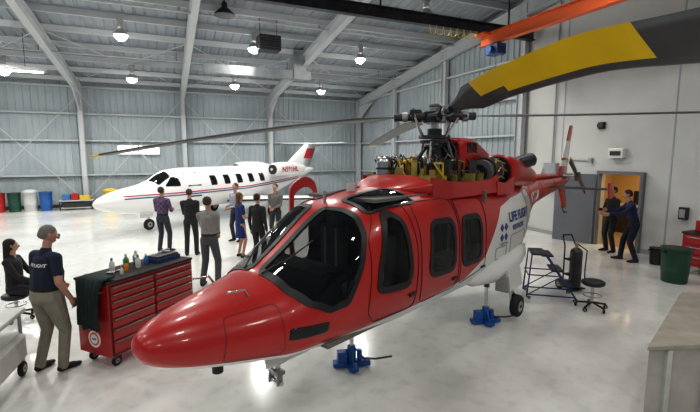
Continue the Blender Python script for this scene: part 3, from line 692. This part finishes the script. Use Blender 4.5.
# ================= PEOPLE =================
def ik(S,T,a,b,pole):
    S=Vector(S);T=Vector(T);d=T-S;L=min(d.length,(a+b)*.999);dn=d.normalized();T=S+dn*L
    x=(a*a-b*b+L*L)/(2*L);h=math.sqrt(max(a*a-x*x,0)); p=Vector(pole);p=(p-dn*p.dot(dn)).normalized()
    return S+dn*x+p*h,T
def icov():
    bm=bmesh.new(); bmesh.ops.create_icosphere(bm,subdivisions=2,radius=1); v=[x.co.copy() for x in bm.verts]; bm.free(); return v
ICO=icov()
def pmat(tag,col):
    n='cloth_%s_%.2f_%.2f_%.2f'%((tag,)+tuple(col))
    if n in M: return n
    if tag=='skin': mat(n,col,.5)
    elif tag=='plaid':
        mat(n,col,.8)
        nt=M[n].node_tree; b=nt.nodes['Principled BSDF']; tc=nt.nodes['Texture Coordinate']
        ck=nt.nodes.new('ShaderNodeTexChecker'); ck.inputs['Scale'].default_value=14; ck.inputs['Color1'].default_value=(.16,.07,.13,1); ck.inputs['Color2'].default_value=(.04,.05,.12,1)
        nt.links.new(tc.outputs['Object'],ck.inputs['Vector']); nt.links.new(ck.outputs['Color'],b.inputs['Base Color'])
    else: mat(n,col,.85,noise=.12,nscale=12,bump=.3,bscale=9)
    return n
SK=(.42,.23,.155)
def human(name,x,y,face,H=1.75,shirt=(.1,.1,.1),pants=(.1,.1,.12),hair=(.05,.03,.02),shoe=(.02,.02,.02),skin=SK,sleeve='short',handL=(-.27,.03,.86),handR=(.27,.03,.86),
          footL=(-.12,0,0),footR=(.12,.03,0),pelvis=(0,0,.93),lean=0,headyaw=0,headpitch=0,hairstyle='short',dress=False,vox=.011,belt=True,plaid=False,bulk=1,poleA=None,glasses=False,cap=None,backtext=None):
    s=H/1.75; prims=[]
    pel=Vector(pelvis); R=Matrix.Rotation(-lean,3,'X')
    def up(px,py,pz): return pel+R@(Vector((px,py,pz))-Vector((0,0,.93)))
    def E(a,ra,b,rb,tag):
        f=lambda q: q if hasattr(q,'__len__') else (q,q,q)
        prims.append((Vector(a),Vector(f(ra)),Vector(b),Vector(f(rb)),tag))
    B=bulk
    E(pel+Vector((0,-.005,-.02)),(.165*B,.12*B,.09),up(0,0,1.04),(.15*B,.112*B,.07),'pants' if not dress else 'shirt')
    E(up(0,.0,1.03),(.158*B,.118*B,.06),up(0,.01,1.2),(.158*B,.118*B,.09),'shirt')
    E(up(0,.01,1.2),(.158*B,.118*B,.09),up(0,0,1.355),(.175,.118,.085),'shirt')
    E(up(-.155,-.01,1.405),.062,up(.155,-.01,1.405),.062,'shirt')
    E(up(0,-.015,1.42),(.12,.065,.05),up(0,-.005,1.485),(.06,.055,.03),'shirt')
    E(up(0,0,1.46),.054,up(0,.015,1.56),.05,'skin')
    hc=up(0,.015,1.56); HRm=R@Matrix.Rotation(rad(headyaw),3,'Z')@Matrix.Rotation(rad(headpitch),3,'X')
    def hd(px,py,pz): return hc+HRm@Vector((px,py-.015,pz-1.56))
    E(hd(0,.0,1.672),(.075,.092,.09),hd(0,.01,1.655),(.073,.09,.08),'skin'); E(hd(0,.03,1.63),(.062,.066,.05),hd(0,.045,1.585),(.045,.045,.028),'skin')
    E(hd(0,.098,1.655),(.008,.01,.01),hd(0,.113,1.628),(.015,.013,.011),'skin'); E(hd(-.02,.088,1.597),(.012,.01,.006),hd(.02,.088,1.597),(.012,.01,.006),'lip')
    E(hd(-.035,.082,1.678),(.02,.012,.008),hd(.035,.082,1.678),(.02,.012,.008),'skin')
    for e in(-1,1): E(hd(e*.078,0,1.665),(.009,.02,.014),hd(e*.076,.002,1.635),(.008,.014,.012),'skin')
    if hairstyle=='short': E(hd(0,-.018,1.69),(.083,.092,.083),hd(0,-.03,1.65),(.078,.082,.06),'hair')
    if hairstyle=='long':
        E(hd(0,-.018,1.69),(.086,.096,.086),hd(0,-.03,1.63),(.088,.08,.07),'hair'); E(hd(0,-.045,1.64),(.085,.06,.07),hd(0,-.07,1.44),(.085,.04,.05),'hair')
    if cap: E(hd(0,-.005,1.70),(.087,.1,.07),hd(0,-.005,1.69),(.087,.1,.04),'cap'); E(hd(-.03,.1,1.70),(.03,.06,.008),hd(.03,.1,1.70),(.03,.06,.008),'cap')
    for e,ft in((-1,footL),(1,footR)):
        hip=pel+Vector((e*.09,0,-.02)); an=Vector(ft)+Vector((0,-.03,.09))
        kn,an=ik(hip,an,.42,.42,(e*.08,1,0.05))
        lt='pants' if not dress else 'legskin'
        if dress: E(hip,.085,kn,.055,lt); E(kn,.052,an,.036,lt)
        else: E(hip,(.092*B,.1*B,.1),kn,.07,lt); E(kn,.068,an+Vector((0,0,-.02)),.058,lt)
        yaw=e*-.2
        hv=Vector((math.sin(-yaw),math.cos(yaw),0)); f0=an+Vector((0,0,-.05)); f0.z=ft[2]+.04
        E(f0-hv*.03,(.04,.042,.04),f0+hv*.1,(.045,.05,.035),'shoe'); E(f0+hv*.1+Vector((0,0,-.006)),(.045,.05,.033),f0+hv*.17+Vector((0,0,-.012)),(.036,.035,.025),'shoe')
    if dress: E(pel+Vector((0,0,.02)),(.165,.12,.05),pel+Vector((0,.01,-.38)),(.19,.15,.02),'shirt')
    for e,hd_t in((-1,handL),(1,handR)):
        S=up(e*.19,-.01,1.40); pole=Vector((e*.5,-1,-.2)) if poleA is None else Vector(poleA[0 if e<0 else 1])
        el,wr=ik(S,Vector(hd_t),.29,.26,pole)
        E(S,.058,el,.042,'shirt' if sleeve=='long' else 'skin')
        if sleeve=='short': E(S,.063,S.lerp(el,.62),.057,'shirt')
        E(el,.042,wr,.029,'shirt' if sleeve=='long' else 'skin')
        if sleeve=='long': E(el,.047,el.lerp(wr,.92),.036,'shirt')
        d=(wr-el).normalized(); inn=Vector((-e,0,0)); inn=(inn-d*inn.dot(d)).normalized() if abs(d.x)<.9 else Vector((0,0,-1)); wdt=d.cross(inn).normalized()
        if wdt.y<0 and abs(wdt.y)>.3: wdt=-wdt
        prims.append((wr+d*.01,Vector((.026,.026,.026)),wr+d*.075,Vector((.022,.03,.022)),'skin'))
        E(wr+d*.03+wdt*.02,.017,wr+d*.085+wdt*.03,.014,'skin'); E(wr+d*.03-wdt*.02,.016,wr+d*.08-wdt*.03,.013,'skin')
        for q,(o_,ln) in enumerate(((.032,.07),(.011,.08),(-.011,.075),(-.032,.058))):
            a=wr+d*.085+wdt*o_; b_=a+d*ln*.5+inn*.008+wdt*o_*.15; c_=b_+d*ln*.4+inn*.03
            E(a,.0095,b_,.0088,'skin'); E(b_,.0088,c_,.0075,'skin')
        a=wr+d*.03+wdt*.028; b_=a+d*.035+wdt*.025+inn*.01; c_=b_+d*.03+inn*.008
        E(a,.013,b_,.011,'skin'); E(b_,.011,c_,.009,'skin')
    bm=bmesh.new()
    for a,ra,b_,rb,tag in prims:
        vs=[bm.verts.new((a.x+v.x*ra.x,a.y+v.y*ra.y,a.z+v.z*ra.z)) for v in ICO]+[bm.verts.new((b_.x+v.x*rb.x,b_.y+v.y*rb.y,b_.z+v.z*rb.z)) for v in ICO]
        res=bmesh.ops.convex_hull(bm,input=vs)
        junk=set(g_ for g_ in res['geom_interior'] if isinstance(g_,bmesh.types.BMVert))|set(g_ for g_ in res['geom_unused'] if isinstance(g_,bmesh.types.BMVert))
        if junk: bmesh.ops.delete(bm,geom=list(junk),context='VERTS')
    bmesh.ops.recalc_face_normals(bm,faces=bm.faces)
    me=bpy.data.meshes.new('tmp'); bm.to_mesh(me); bm.free()
    o=bpy.data.objects.new('tmp',me); sc.collection.objects.link(o)
    rm=o.modifiers.new('r','REMESH'); rm.mode='VOXEL'; rm.voxel_size=vox; rm.use_smooth_shade=True
    sm=o.modifiers.new('s','SMOOTH'); sm.iterations=2; sm.factor=.5
    me2=bpy.data.meshes.new_from_object(o.evaluated_get(bpy.context.evaluated_depsgraph_get()))
    bpy.data.objects.remove(o)
    n=len(me2.polygons); C=np.zeros(n*3); me2.polygons.foreach_get('center',C); C=C.reshape(-1,3)
    tags=['shirt','pants','skin','hair','shoe','lip','legskin','belt','cap']
    best=np.full(n,1e9); bt=np.zeros(n,int)
    for a,ra,b_,rb,tag in prims:
        A=np.array(a);Bv=np.array(b_);ab=Bv-A; L2=max(ab@ab,1e-9); t_=np.clip(((C-A)@ab)/L2,0,1)[:,None]
        rr=np.array(ra)*(1-t_)+np.array(rb)*t_; q=np.linalg.norm((C-(A+ab*t_))/rr,axis=1)-1; q=q*rr.mean(axis=1)
        if tag in('hair','shirt','cap'): q=q-.003
        k=q<best; best[k]=q[k]; bt[k]=tags.index(tag)
    if belt and not dress and lean<.3:
        k=(np.abs(C[:,2]-(pel.z+.10))<.02)&((bt==0)|(bt==1))&(np.abs(C[:,0])<.19*B); bt[k]=7
        k=(C[:,2]<pel.z+.08)&(bt==0)&(C[:,2]>pel.z-.1)&(np.abs(C[:,0])<.17*B)&(np.abs(C[:,1])<.16*B); bt[k]=1
    cols={'shirt':pmat('plaid' if plaid else 'shirt',shirt),'pants':pmat('pants',pants),'skin':pmat('skin',skin),'hair':pmat('hair',hair),'shoe':pmat('shoe',shoe),'lip':pmat('skin',(.34,.13,.11)),'legskin':pmat('skin',skin),'belt':pmat('belt',(.02,.015,.01)),'cap':pmat('cap',cap or (0,0,0))}
    me2.materials.clear()
    for tg in tags: me2.materials.append(M[cols[tg]])
    me2.polygons.foreach_set('material_index',bt.astype(np.int32)); me2.polygons.foreach_set('use_smooth',np.ones(n,bool))
    bm=bmesh.new(); bm.from_mesh(me2)
    me2.materials.append(M['white_mark']); me2.materials.append(M['black'])
    bv=BVHTree.FromBMesh(bm) if backtext else None
    for e in(-1,1):
        for rr,off,mi in((.0115,.0,9),(.0065,.0065,10)):
            c_=hd(e*.030,.086+off,1.660); res=bmesh.ops.create_uvsphere(bm,u_segments=8,v_segments=6,radius=rr,matrix=Matrix.Translation(c_))
            for v in res['verts']:
                for f in v.link_faces: f.material_index=mi
    if glasses:
        for e in(-1,1):
            for k in range(12):
                a=2*math.pi*k/12; c_=hd(e*.034+.022*math.cos(a),.108,1.66+.018*math.sin(a)); res=bmesh.ops.create_cube(bm,size=.006,matrix=Matrix.Translation(c_))
                for v in res['verts']:
                    for f in v.link_faces: f.material_index=10
    if backtext:
        tv,tf=textgeo(backtext,.05,.001); wd=max(v.x for v in tv)
        nv=[]
        for v in tv:
            o0=up(0,0,1.30)+Vector((v.x-wd/2,-.5,v.y)); hit=bv.ray_cast(o0,Vector((0,1,0)))
            pz=hit[0]-Vector((0,.004,0)) if hit[0] else o0+Vector((0,.38,0)); nv.append(bm.verts.new(pz))
        for f in tf:
            try: nf=bm.faces.new([nv[i] for i in f]); nf.material_index=9
            except Exception: pass
    bm.to_mesh(me2); bm.free(); me2.name=name
    ob=bpy.data.objects.new(name,me2); sc.collection.objects.link(ob); ob.location=(x,y,0); ob.scale=(s,s,s); ob.rotation_euler=(0,0,rad(face))
    return ob
NAVY=(.010,.016,.038)
human('man_in_navy_polo',-3.66,4.90,-22,1.78,shirt=NAVY,pants=(.25,.23,.18),hair=(.17,.155,.145),hairstyle='short',vox=.008,bulk=1.3,handL=(-.24,.26,.98),handR=(.27,.10,.90),headyaw=-25,headpitch=-14,footL=(-.13,-.04,0),footR=(.14,.06,0),glasses=True,lean=.07,backtext='LIFE FLIGHT')
human('woman_in_black',-5.35,6.5,-75,1.65,shirt=(.015,.015,.018),pants=(.015,.015,.02),hair=(.015,.012,.01),hairstyle='long',sleeve='long',pelvis=(0,0,.56),footL=(-.14,.40,0),footR=(.14,.42,0),handL=(-.13,.36,.66),handR=(.13,.36,.66),belt=False,headyaw=20)
human('man_in_plaid_shirt',-5.05,11.2,-10,1.76,shirt=(.1,.08,.16),pants=(.03,.035,.05),hair=(.05,.03,.02),handL=(-.12,.3,1.12),handR=(.12,.3,1.12),plaid=True,sleeve='long',footR=(.14,.05,0))
human('man_in_dark_jacket',-4.15,10.8,12,1.74,shirt=(.02,.02,.022),pants=(.02,.02,.025),hair=(.06,.04,.03),sleeve='long',handL=(-.05,.27,1.05),handR=(.08,.27,1.08))
human('man_in_grey_shirt',-2.8,8.2,-12,1.80,shirt=(.24,.23,.215),pants=(.065,.07,.075),hair=(.05,.04,.03),hairstyle='short',sleeve='long',handL=(-.06,.26,.98),handR=(.06,.26,1.0),footL=(-.16,0,0),footR=(.16,.02,0),vox=.009)
human('woman_in_blue_dress',-2.80,10.6,-55,1.66,shirt=(.012,.03,.13),pants=(.02,.02,.02),hair=(.12,.06,.03),hairstyle='long',dress=True,handL=(-.1,.26,1.1),handR=(.12,.26,1.06))
human('man_in_white_shirt',-3.45,12.6,150,1.76,shirt=(.30,.32,.38),pants=(.03,.03,.05),hair=(.06,.04,.03),sleeve='long',handL=(-.05,.26,1.05),handR=(.08,.27,1.08))
human('man_in_black_suit',-2.2,9.9,-25,1.70,shirt=(.015,.015,.018),pants=(.015,.015,.018),hair=(.03,.02,.02),sleeve='long',handL=(-.24,.03,.86),handR=(.24,.03,.86))
human('man_in_tan_shirt',-2.25,12.6,170,1.74,shirt=(.15,.14,.13),pants=(.03,.03,.04),hair=(.04,.03,.02),sleeve='long',handL=(-.05,.26,1.05),handR=(.08,.27,1.08))
human('technician_in_navy',6.90,10.2,70,1.80,shirt=(.012,.02,.07),pants=(.012,.014,.03),hair=(.03,.02,.02),sleeve='long',lean=.25,handL=(-.2,.48,1.15),handR=(.2,.46,1.2),footL=(-.14,-.1,0),footR=(.14,.16,0),pelvis=(0,-.08,.91))
human('technician_in_black',7.05,11.2,95,1.76,shirt=(.02,.02,.022),pants=(.015,.015,.02),hair=(.03,.02,.02),sleeve='long',handL=(-.15,.3,1.1),handR=(.12,.3,1.15))

# ================= PROPS =================
def tool_chest():
    L_,W_,Z0,Z1=1.36,.58,.16,1.08
    mat('chest_red',(.38,.013,.011),.32,coat=.3); mat('chest_dark',(.06,.01,.01),.5)
    mb=MB(); mb.box((0,0,(Z0+Z1)/2),(L_,W_,Z1-Z0),'chest_red')
    mb.box((0,0,Z1+.015),(L_+.02,W_+.02,.03),'rubber')
    hs=[.09,.09,.1,.12,.13,.15,.17];z=Z1-.03
    for h in hs:
        for c0,c1 in((-L_/2+.03,-.02),(.0,L_/2-.03)):
            cx=(c0+c1)/2; w_=c1-c0-.015
            mb.box((cx,-W_/2-.008,z-h/2),(w_,.02,h-.014),'chest_red'); mb.box((cx,-W_/2-.028,z-.018),(w_*.96,.022,.012),'grey_metal'); mb.box((cx,-W_/2-.02,z-.032),(w_*.96,.01,.012),'chest_dark')
        z-=h
    mb.box((0,-W_/2-.002,(Z0+Z1)/2),(L_-.03,.004,Z1-Z0-.03),'chest_dark')
    for sx in(-1,1):
        for sy in(-1,1): mb.wheel((sx*(L_/2-.12),sy*(W_/2-.08),.065),(0,1,0),.065,.04); mb.box((sx*(L_/2-.12),sy*(W_/2-.08),.13),(.1,.07,.05),'dark_metal')
    mb.tube([(-L_/2,-.18,.98),(-L_/2-.06,-.18,.98),(-L_/2-.06,.18,.98),(-L_/2,.18,.98)],.012,'steel')
    mat('logo_blue',(.1,.25,.5),.5)
    mb.cyl((-L_/2-.004,0,.36),(-L_/2,0,.36),.11,'white_mark',seg=28); mb.cyl((-L_/2-.006,0,.36),(-L_/2-.003,0,.36),.085,'orange_paint',seg=28); mb.cyl((-L_/2-.008,0,.36),(-L_/2-.005,0,.36),.06,'white_mark',seg=28); mb.box((-L_/2-.008,0,.36),(.004,.07,.03),'logo_blue')
    return mb,Z1+.03
mb,zt=tool_chest()
TX,TY=-2.90,5.6; TR=math.atan2(.917,.4)
mb.obj('tool_chest',(TX,TY,0),TR,bevel=.004)
def tc(x,y): return (TX+x*math.cos(TR)-y*math.sin(TR),TY+x*math.sin(TR)+y*math.cos(TR))
mat('b_white',(.6,.6,.58),.4);mat('b_orange',(.7,.2,.03),.4);mat('b_green',(.04,.25,.1),.4);mat('b_blue',(.03,.15,.4),.4)
def bottle(x,y,h,m,capm):
    mb=MB(); r_=h*.2; prof=[(0,r_*.95),(.02,r_),(h*.62,r_),(h*.75,r_*.45),(h*.82,r_*.4)]
    mb.loft([[(q*math.cos(k*math.pi/8),q*math.sin(k*math.pi/8),z) for k in range(16)] for z,q in prof],m); mb.cyl((0,0,h*.82),(0,0,h),r_*.42,capm); X,Y=tc(x,y); mb.obj('spray_bottle',(X,Y,zt))
for x,y,h,m,c in((-.34,-.12,.11,'b_white','b_orange'),(-.28,.14,.17,'b_white','b_blue'),(-.2,-.03,.13,'b_orange','black'),(-.10,.1,.19,'b_green','b_white'),(-.02,-.03,.17,'b_white','b_green'),(.07,.12,.2,'steel','b_white'),(.15,.02,.15,'b_blue','b_white')): bottle(x,y,h,m,c)
mb=MB(); mb.box((0,0,.03),(.42,.26,.06),'blue_dark'); mb.box((0,0,.075),(.38,.22,.03),'dark'); mb.tube([(-.15,0,.09),(0,.03,.12),(.15,0,.09)],.012,'steel'); mb.box((.1,.05,.11),(.12,.05,.05),'grey_metal'); X,Y=tc(.42,.0); mb.obj('parts_tray',(X,Y,zt),TR,bevel=.004)
mb=MB(); mb.cyl((0,0,0),(0,0,.04),.05,'steel'); mb.box((.1,.03,.015),(.16,.03,.03),'steel'); X,Y=tc(-.42,-.02); mb.obj('hand_tools',(X,Y,zt),TR)
mat('jacket_green',(.010,.024,.022),.9,noise=.3,nscale=8,bump=.6,bscale=8)
mb=MB(); R=[]
path=[(.14,1.135),(.04,1.14),(-.05,1.125),(-.09,1.04),(-.10,.88),(-.11,.72),(-.10,.56)]
for i,(px_,pz) in enumerate(path):
    ring=[]
    for k in range(17):
        q=-.19+.38*k/16; wv=.016*math.sin(k*1.9+i*.6)*(i/3); ring.append((-.68+px_+wv,q*(1+.12*math.sin(i*1.1)),pz-.015*math.sin(k*.8)*(i>4)*2))
    ring2=[(p[0]-.022 if i>1 else p[0],p[1],p[2]+(.022 if i<=2 else 0)) for p in ring[::-1]]
    R.append(ring+ring2)
mb.loft(R,'jacket_green'); ob=mb.obj('draped_jacket',(TX,TY,0),TR)
ob.location.x+= .07*math.sin(TR); ob.location.y-= .07*math.cos(TR)
mat('cart_white',(.52,.52,.50),.45,noise=.12,nscale=6)
mb=MB(); mb.rbox((0,0,.79),(1.0,1.15,.05),.04,'cart_white'); mb.rbox((0.02,0,.38),(.98,1.05,.34),.10,'cart_white')
for sx in(-1,1):
    for sy in(-1,1): mb.cyl((sx*.44,sy*.5,.12),(sx*.44,sy*.5,.78),.02,'grey_metal',seg=10); mb.wheel((sx*.44,sy*.46,.09),(1,0,0),.09,.05)
    mb.cyl((sx*.44,-.5,.2),(sx*.44,.5,.2),.018,'grey_metal',seg=8)
mb.obj('work_cart',(-4.20,4.18,0),rad(18))
mat('bench_top',(.38,.345,.29),.5,noise=.2,nscale=5); mat('bench_side',(.44,.42,.38),.6,noise=.15,nscale=4)
mb=MB(); poly=[(2.86,3.84),(4.5,3.98),(5.9,5.4),(4.44,5.45)]
mb.prism(poly,.76,.80,'bench_top'); cx=sum(p[0] for p in poly)/4; cy=sum(p[1] for p in poly)/4
mb.prism([(cx+(x-cx)*.97,cy+(y-cy)*.95) for x,y in poly],.0,.76,'bench_side')
for f in(.15,.4,.65,.9):
    x0=poly[0][0]+(poly[1][0]-poly[0][0])*f; y0=poly[0][1]+(poly[1][1]-poly[0][1])*f; mb.box((x0,y0+.02,.38),(.05,.04,.74),'cart_white')
    x0=poly[0][0]+(poly[3][0]-poly[0][0])*f; y0=poly[0][1]+(poly[3][1]-poly[0][1])*f; mb.box((x0+.03,y0,.38),(.04,.05,.74),'cart_white')
mb.obj('work_bench',bevel=.004)
mb=MB()
for sy in(-.24,.24):
    mb.tube([(-.42,sy,.03),(.12,sy,.84)],.016,'blue_dark'); mb.tube([(.12,sy,.84),(.36,sy,.84),(.42,sy,.03)],.016,'blue_dark'); mb.tube([(-.4,sy,.08),(.4,sy,.08)],.014,'blue_dark'); mb.tube([(-.15,sy,.45),(.4,sy,.45)],.012,'blue_dark'); mb.tube([(.4,sy,.08),(-.15,sy,.45)],.01,'blue_dark')
    for sx in(-.38,.38): mb.wheel((sx,sy*1.1,.03),(0,1,0),.03,.02)
for k in range(3): mb.box((-.26+.18*k,0,.27+.27*k),(.2,.48,.025),'dark_metal')
for z in(.45,.1): mb.cyl((.41,-.24,z),(.41,.24,z),.012,'blue_dark')
mb.box((.24,0,.83),(.26,.48,.03),'dark_metal')
mb.obj('rolling_step_ladder',(3.72,7.6,0),rad(165))
def stool(name,x,y,h=.5):
    mb=MB()
    for k in range(5):
        a=2*math.pi*k/5; mb.tube([(0,0,.12),(.24*math.cos(a),.24*math.sin(a),.08)],.018,'black'); mb.wheel((.24*math.cos(a),.24*math.sin(a),.035),(math.sin(a),math.cos(a),0),.035,.03)
    mb.cyl((0,0,.1),(0,0,h-.08),.025,'steel'); mb.loft([[(r_*math.cos(k*math.pi/12),r_*math.sin(k*math.pi/12),h+z) for k in range(24)] for z,r_ in((-.08,.15),(-.06,.18),(-.02,.185),(.0,.16))],'black')
    mb.tube([(.14*math.cos(k*.52),.14*math.sin(k*.52),.24) for k in range(13)],.01,'steel')
    mb.obj(name,(x,y,0))
stool('mechanic_stool',4.15,6.95); stool('mechanic_stool',-5.36,6.5,.425)
mb=MB(); mb.cyl((0,0,.08),(0,0,.75),.11,'dark_metal',seg=24); mb.ell((0,0,.75),(.11,.11,.1),'dark_metal'); mb.cyl((0,0,.83),(0,0,.93),.03,'brass'); mb.cyl((-.05,0,.9),(.05,0,.9),.015,'brass')
mb.tube([(-.13,.16,.05),(-.13,.16,.85),(-.10,.26,1.05)],.014,'black'); mb.tube([(.13,.16,.05),(.13,.16,.85),(.10,.26,1.05)],.014,'black'); mb.cyl((-.1,.26,1.05),(.1,.26,1.05),.014,'black')
mb.box((0,.02,.05),(.3,.28,.02),'black')
for s_ in(-1,1): mb.wheel((s_*.2,.17,.1),(1,0,0),.1,.05)
for z in(.3,.6): mb.box((0,.1,z),(.26,.12,.03),'black')
mb.tube([(.0,-.02,.92),(.15,-.1,.8),(.18,-.05,.4),(.1,-.14,.15)],.012,'black')
mb.obj('gas_bottle_cart',(4.38,7.95,0),rad(15))
def bin_(name,x,y,r_,h,m,lid=None):
    mb=MB(); prof=[(0,r_*.85),(.03,r_*.87),(h*.33,r_*.93),(h*.35,r_*.96),(h*.37,r_*.93),(h*.94,r_),(h*.95,r_*1.06),(h,r_*1.06)]
    mb.loft([[(q*math.cos(k*math.pi/14),q*math.sin(k*math.pi/14),z) for k in range(28)] for z,q in prof],m)
    if lid: mb.loft([[(q*math.cos(k*math.pi/14),q*math.sin(k*math.pi/14),z) for k in range(28)] for z,q in((h,r_*1.08),(h+.04,r_*1.08),(h+.1,r_*.6),(h+.12,r_*.2))],lid)
    else: mb.cyl((0,0,h-.001),(0,0,h+.004),r_*.95,'black',seg=28)
    for s_ in(-1,1): mb.box((s_*r_*1.05,0,h*.85),(.04,.12,.03),m)
    mb.obj(name,(x,y,0))
mat('bin_green',(.01,.06,.035),.5); mat('bin_white',(.50,.51,.50),.4); mat('bin_yellow',(.6,.42,.04),.4); mat('bin_red',(.36,.015,.015),.4); mat('drum_blue',(.02,.10,.32),.4)
bin_('trash_barrel',6.75,8.5,.26,.72,'bin_green'); bin_('waste_bin',7.4,9.9,.16,.4,'black')
for nm,a,r_,h,m,l_ in(('storage_drum',-6.95,.27,.88,'bin_red',None),('storage_drum',-6.35,.25,.88,'bin_green',None),('white_drum',-5.75,.28,.9,'bin_white','bin_white'),('storage_drum',-5.15,.26,.88,'drum_blue',None),('trash_can',-2.5,.3,.85,'bin_yellow','bin_yellow'),('storage_drum',-1.7,.28,.75,'black',None)):
    x,y=bp(a,BW-1.0); bin_(nm,x,y,r_,h,m,l_)
mb=MB(); mb.box((0,0,.5),(1.1,.6,1.0),'bin_red')
for k in range(4): mb.box((0,-.31,.16+.23*k),(1.0,.02,.2),'bin_red'); mb.box((0,-.33,.22+.23*k),(.5,.02,.02),'steel')
x,y=bp(-7.9,BW-1.1); mb.obj('tool_cabinet',(x,y,0),ROT,bevel=.006)
mb=MB(); mb.box((0,0,.45),(1.4,.6,.04),'bench_side'); mb.box((0,0,.1),(1.3,.5,.04),'bench_side')
for sx in(-.65,.65):
    for sy in(-.25,.25): mb.box((sx,sy,.23),(.05,.05,.46),'dark_metal')
mb.box((-.4,0,.6),(.3,.4,.26),'b_blue'); mb.box((-.05,0,.62),(.28,.4,.30),'bin_red'); mb.box((.35,0,.57),(.4,.4,.2),'bin_yellow'); mb.box((0,0,.24),(1.1,.4,.24),'dark'); x,y=bp(-3.9,BW-1.1); mb.obj('storage_shelf',(x,y,0),ROT)
mb=MB(); mb.box((0,0,.55),(.8,.5,.7),'bin_red'); mb.box((0,0,.92),(.84,.54,.04),'black')
for k in range(3): mb.box((-.41,0,.35+.22*k),(.02,.44,.18),'bin_red'); mb.box((-.43,0,.4+.22*k),(.02,.3,.02),'steel')
for sx in(-1,1):
    for sy in(-1,1): mb.wheel((sx*.32,sy*.18,.07),(1,0,0),.07,.04); mb.cyl((sx*.32,sy*.18,.08),(sx*.32,sy*.18,.22),.02,'dark_metal',seg=8)
mb.box((0.05,0,1.06),(.4,.3,.24),'bin_red'); mb.obj('supply_cart',(7.85,9.1,0),ROT,bevel=.006)

# ================= WORLD / CAMERA =================
w=bpy.data.worlds.new('w'); sc.world=w; w.use_nodes=True
bg=w.node_tree.nodes['Background']; bg.inputs[0].default_value=(.78,.88,1,1); bg.inputs[1].default_value=.2
cam=bpy.data.cameras.new('c'); cam.lens=420/700*36; cam.sensor_width=36; co=bpy.data.objects.new('camera',cam); sc.collection.objects.link(co)
co.location=(0,0,2.64); co.rotation_euler=(rad(90-7.06),0,0); cam.clip_end=200
sc.camera=co
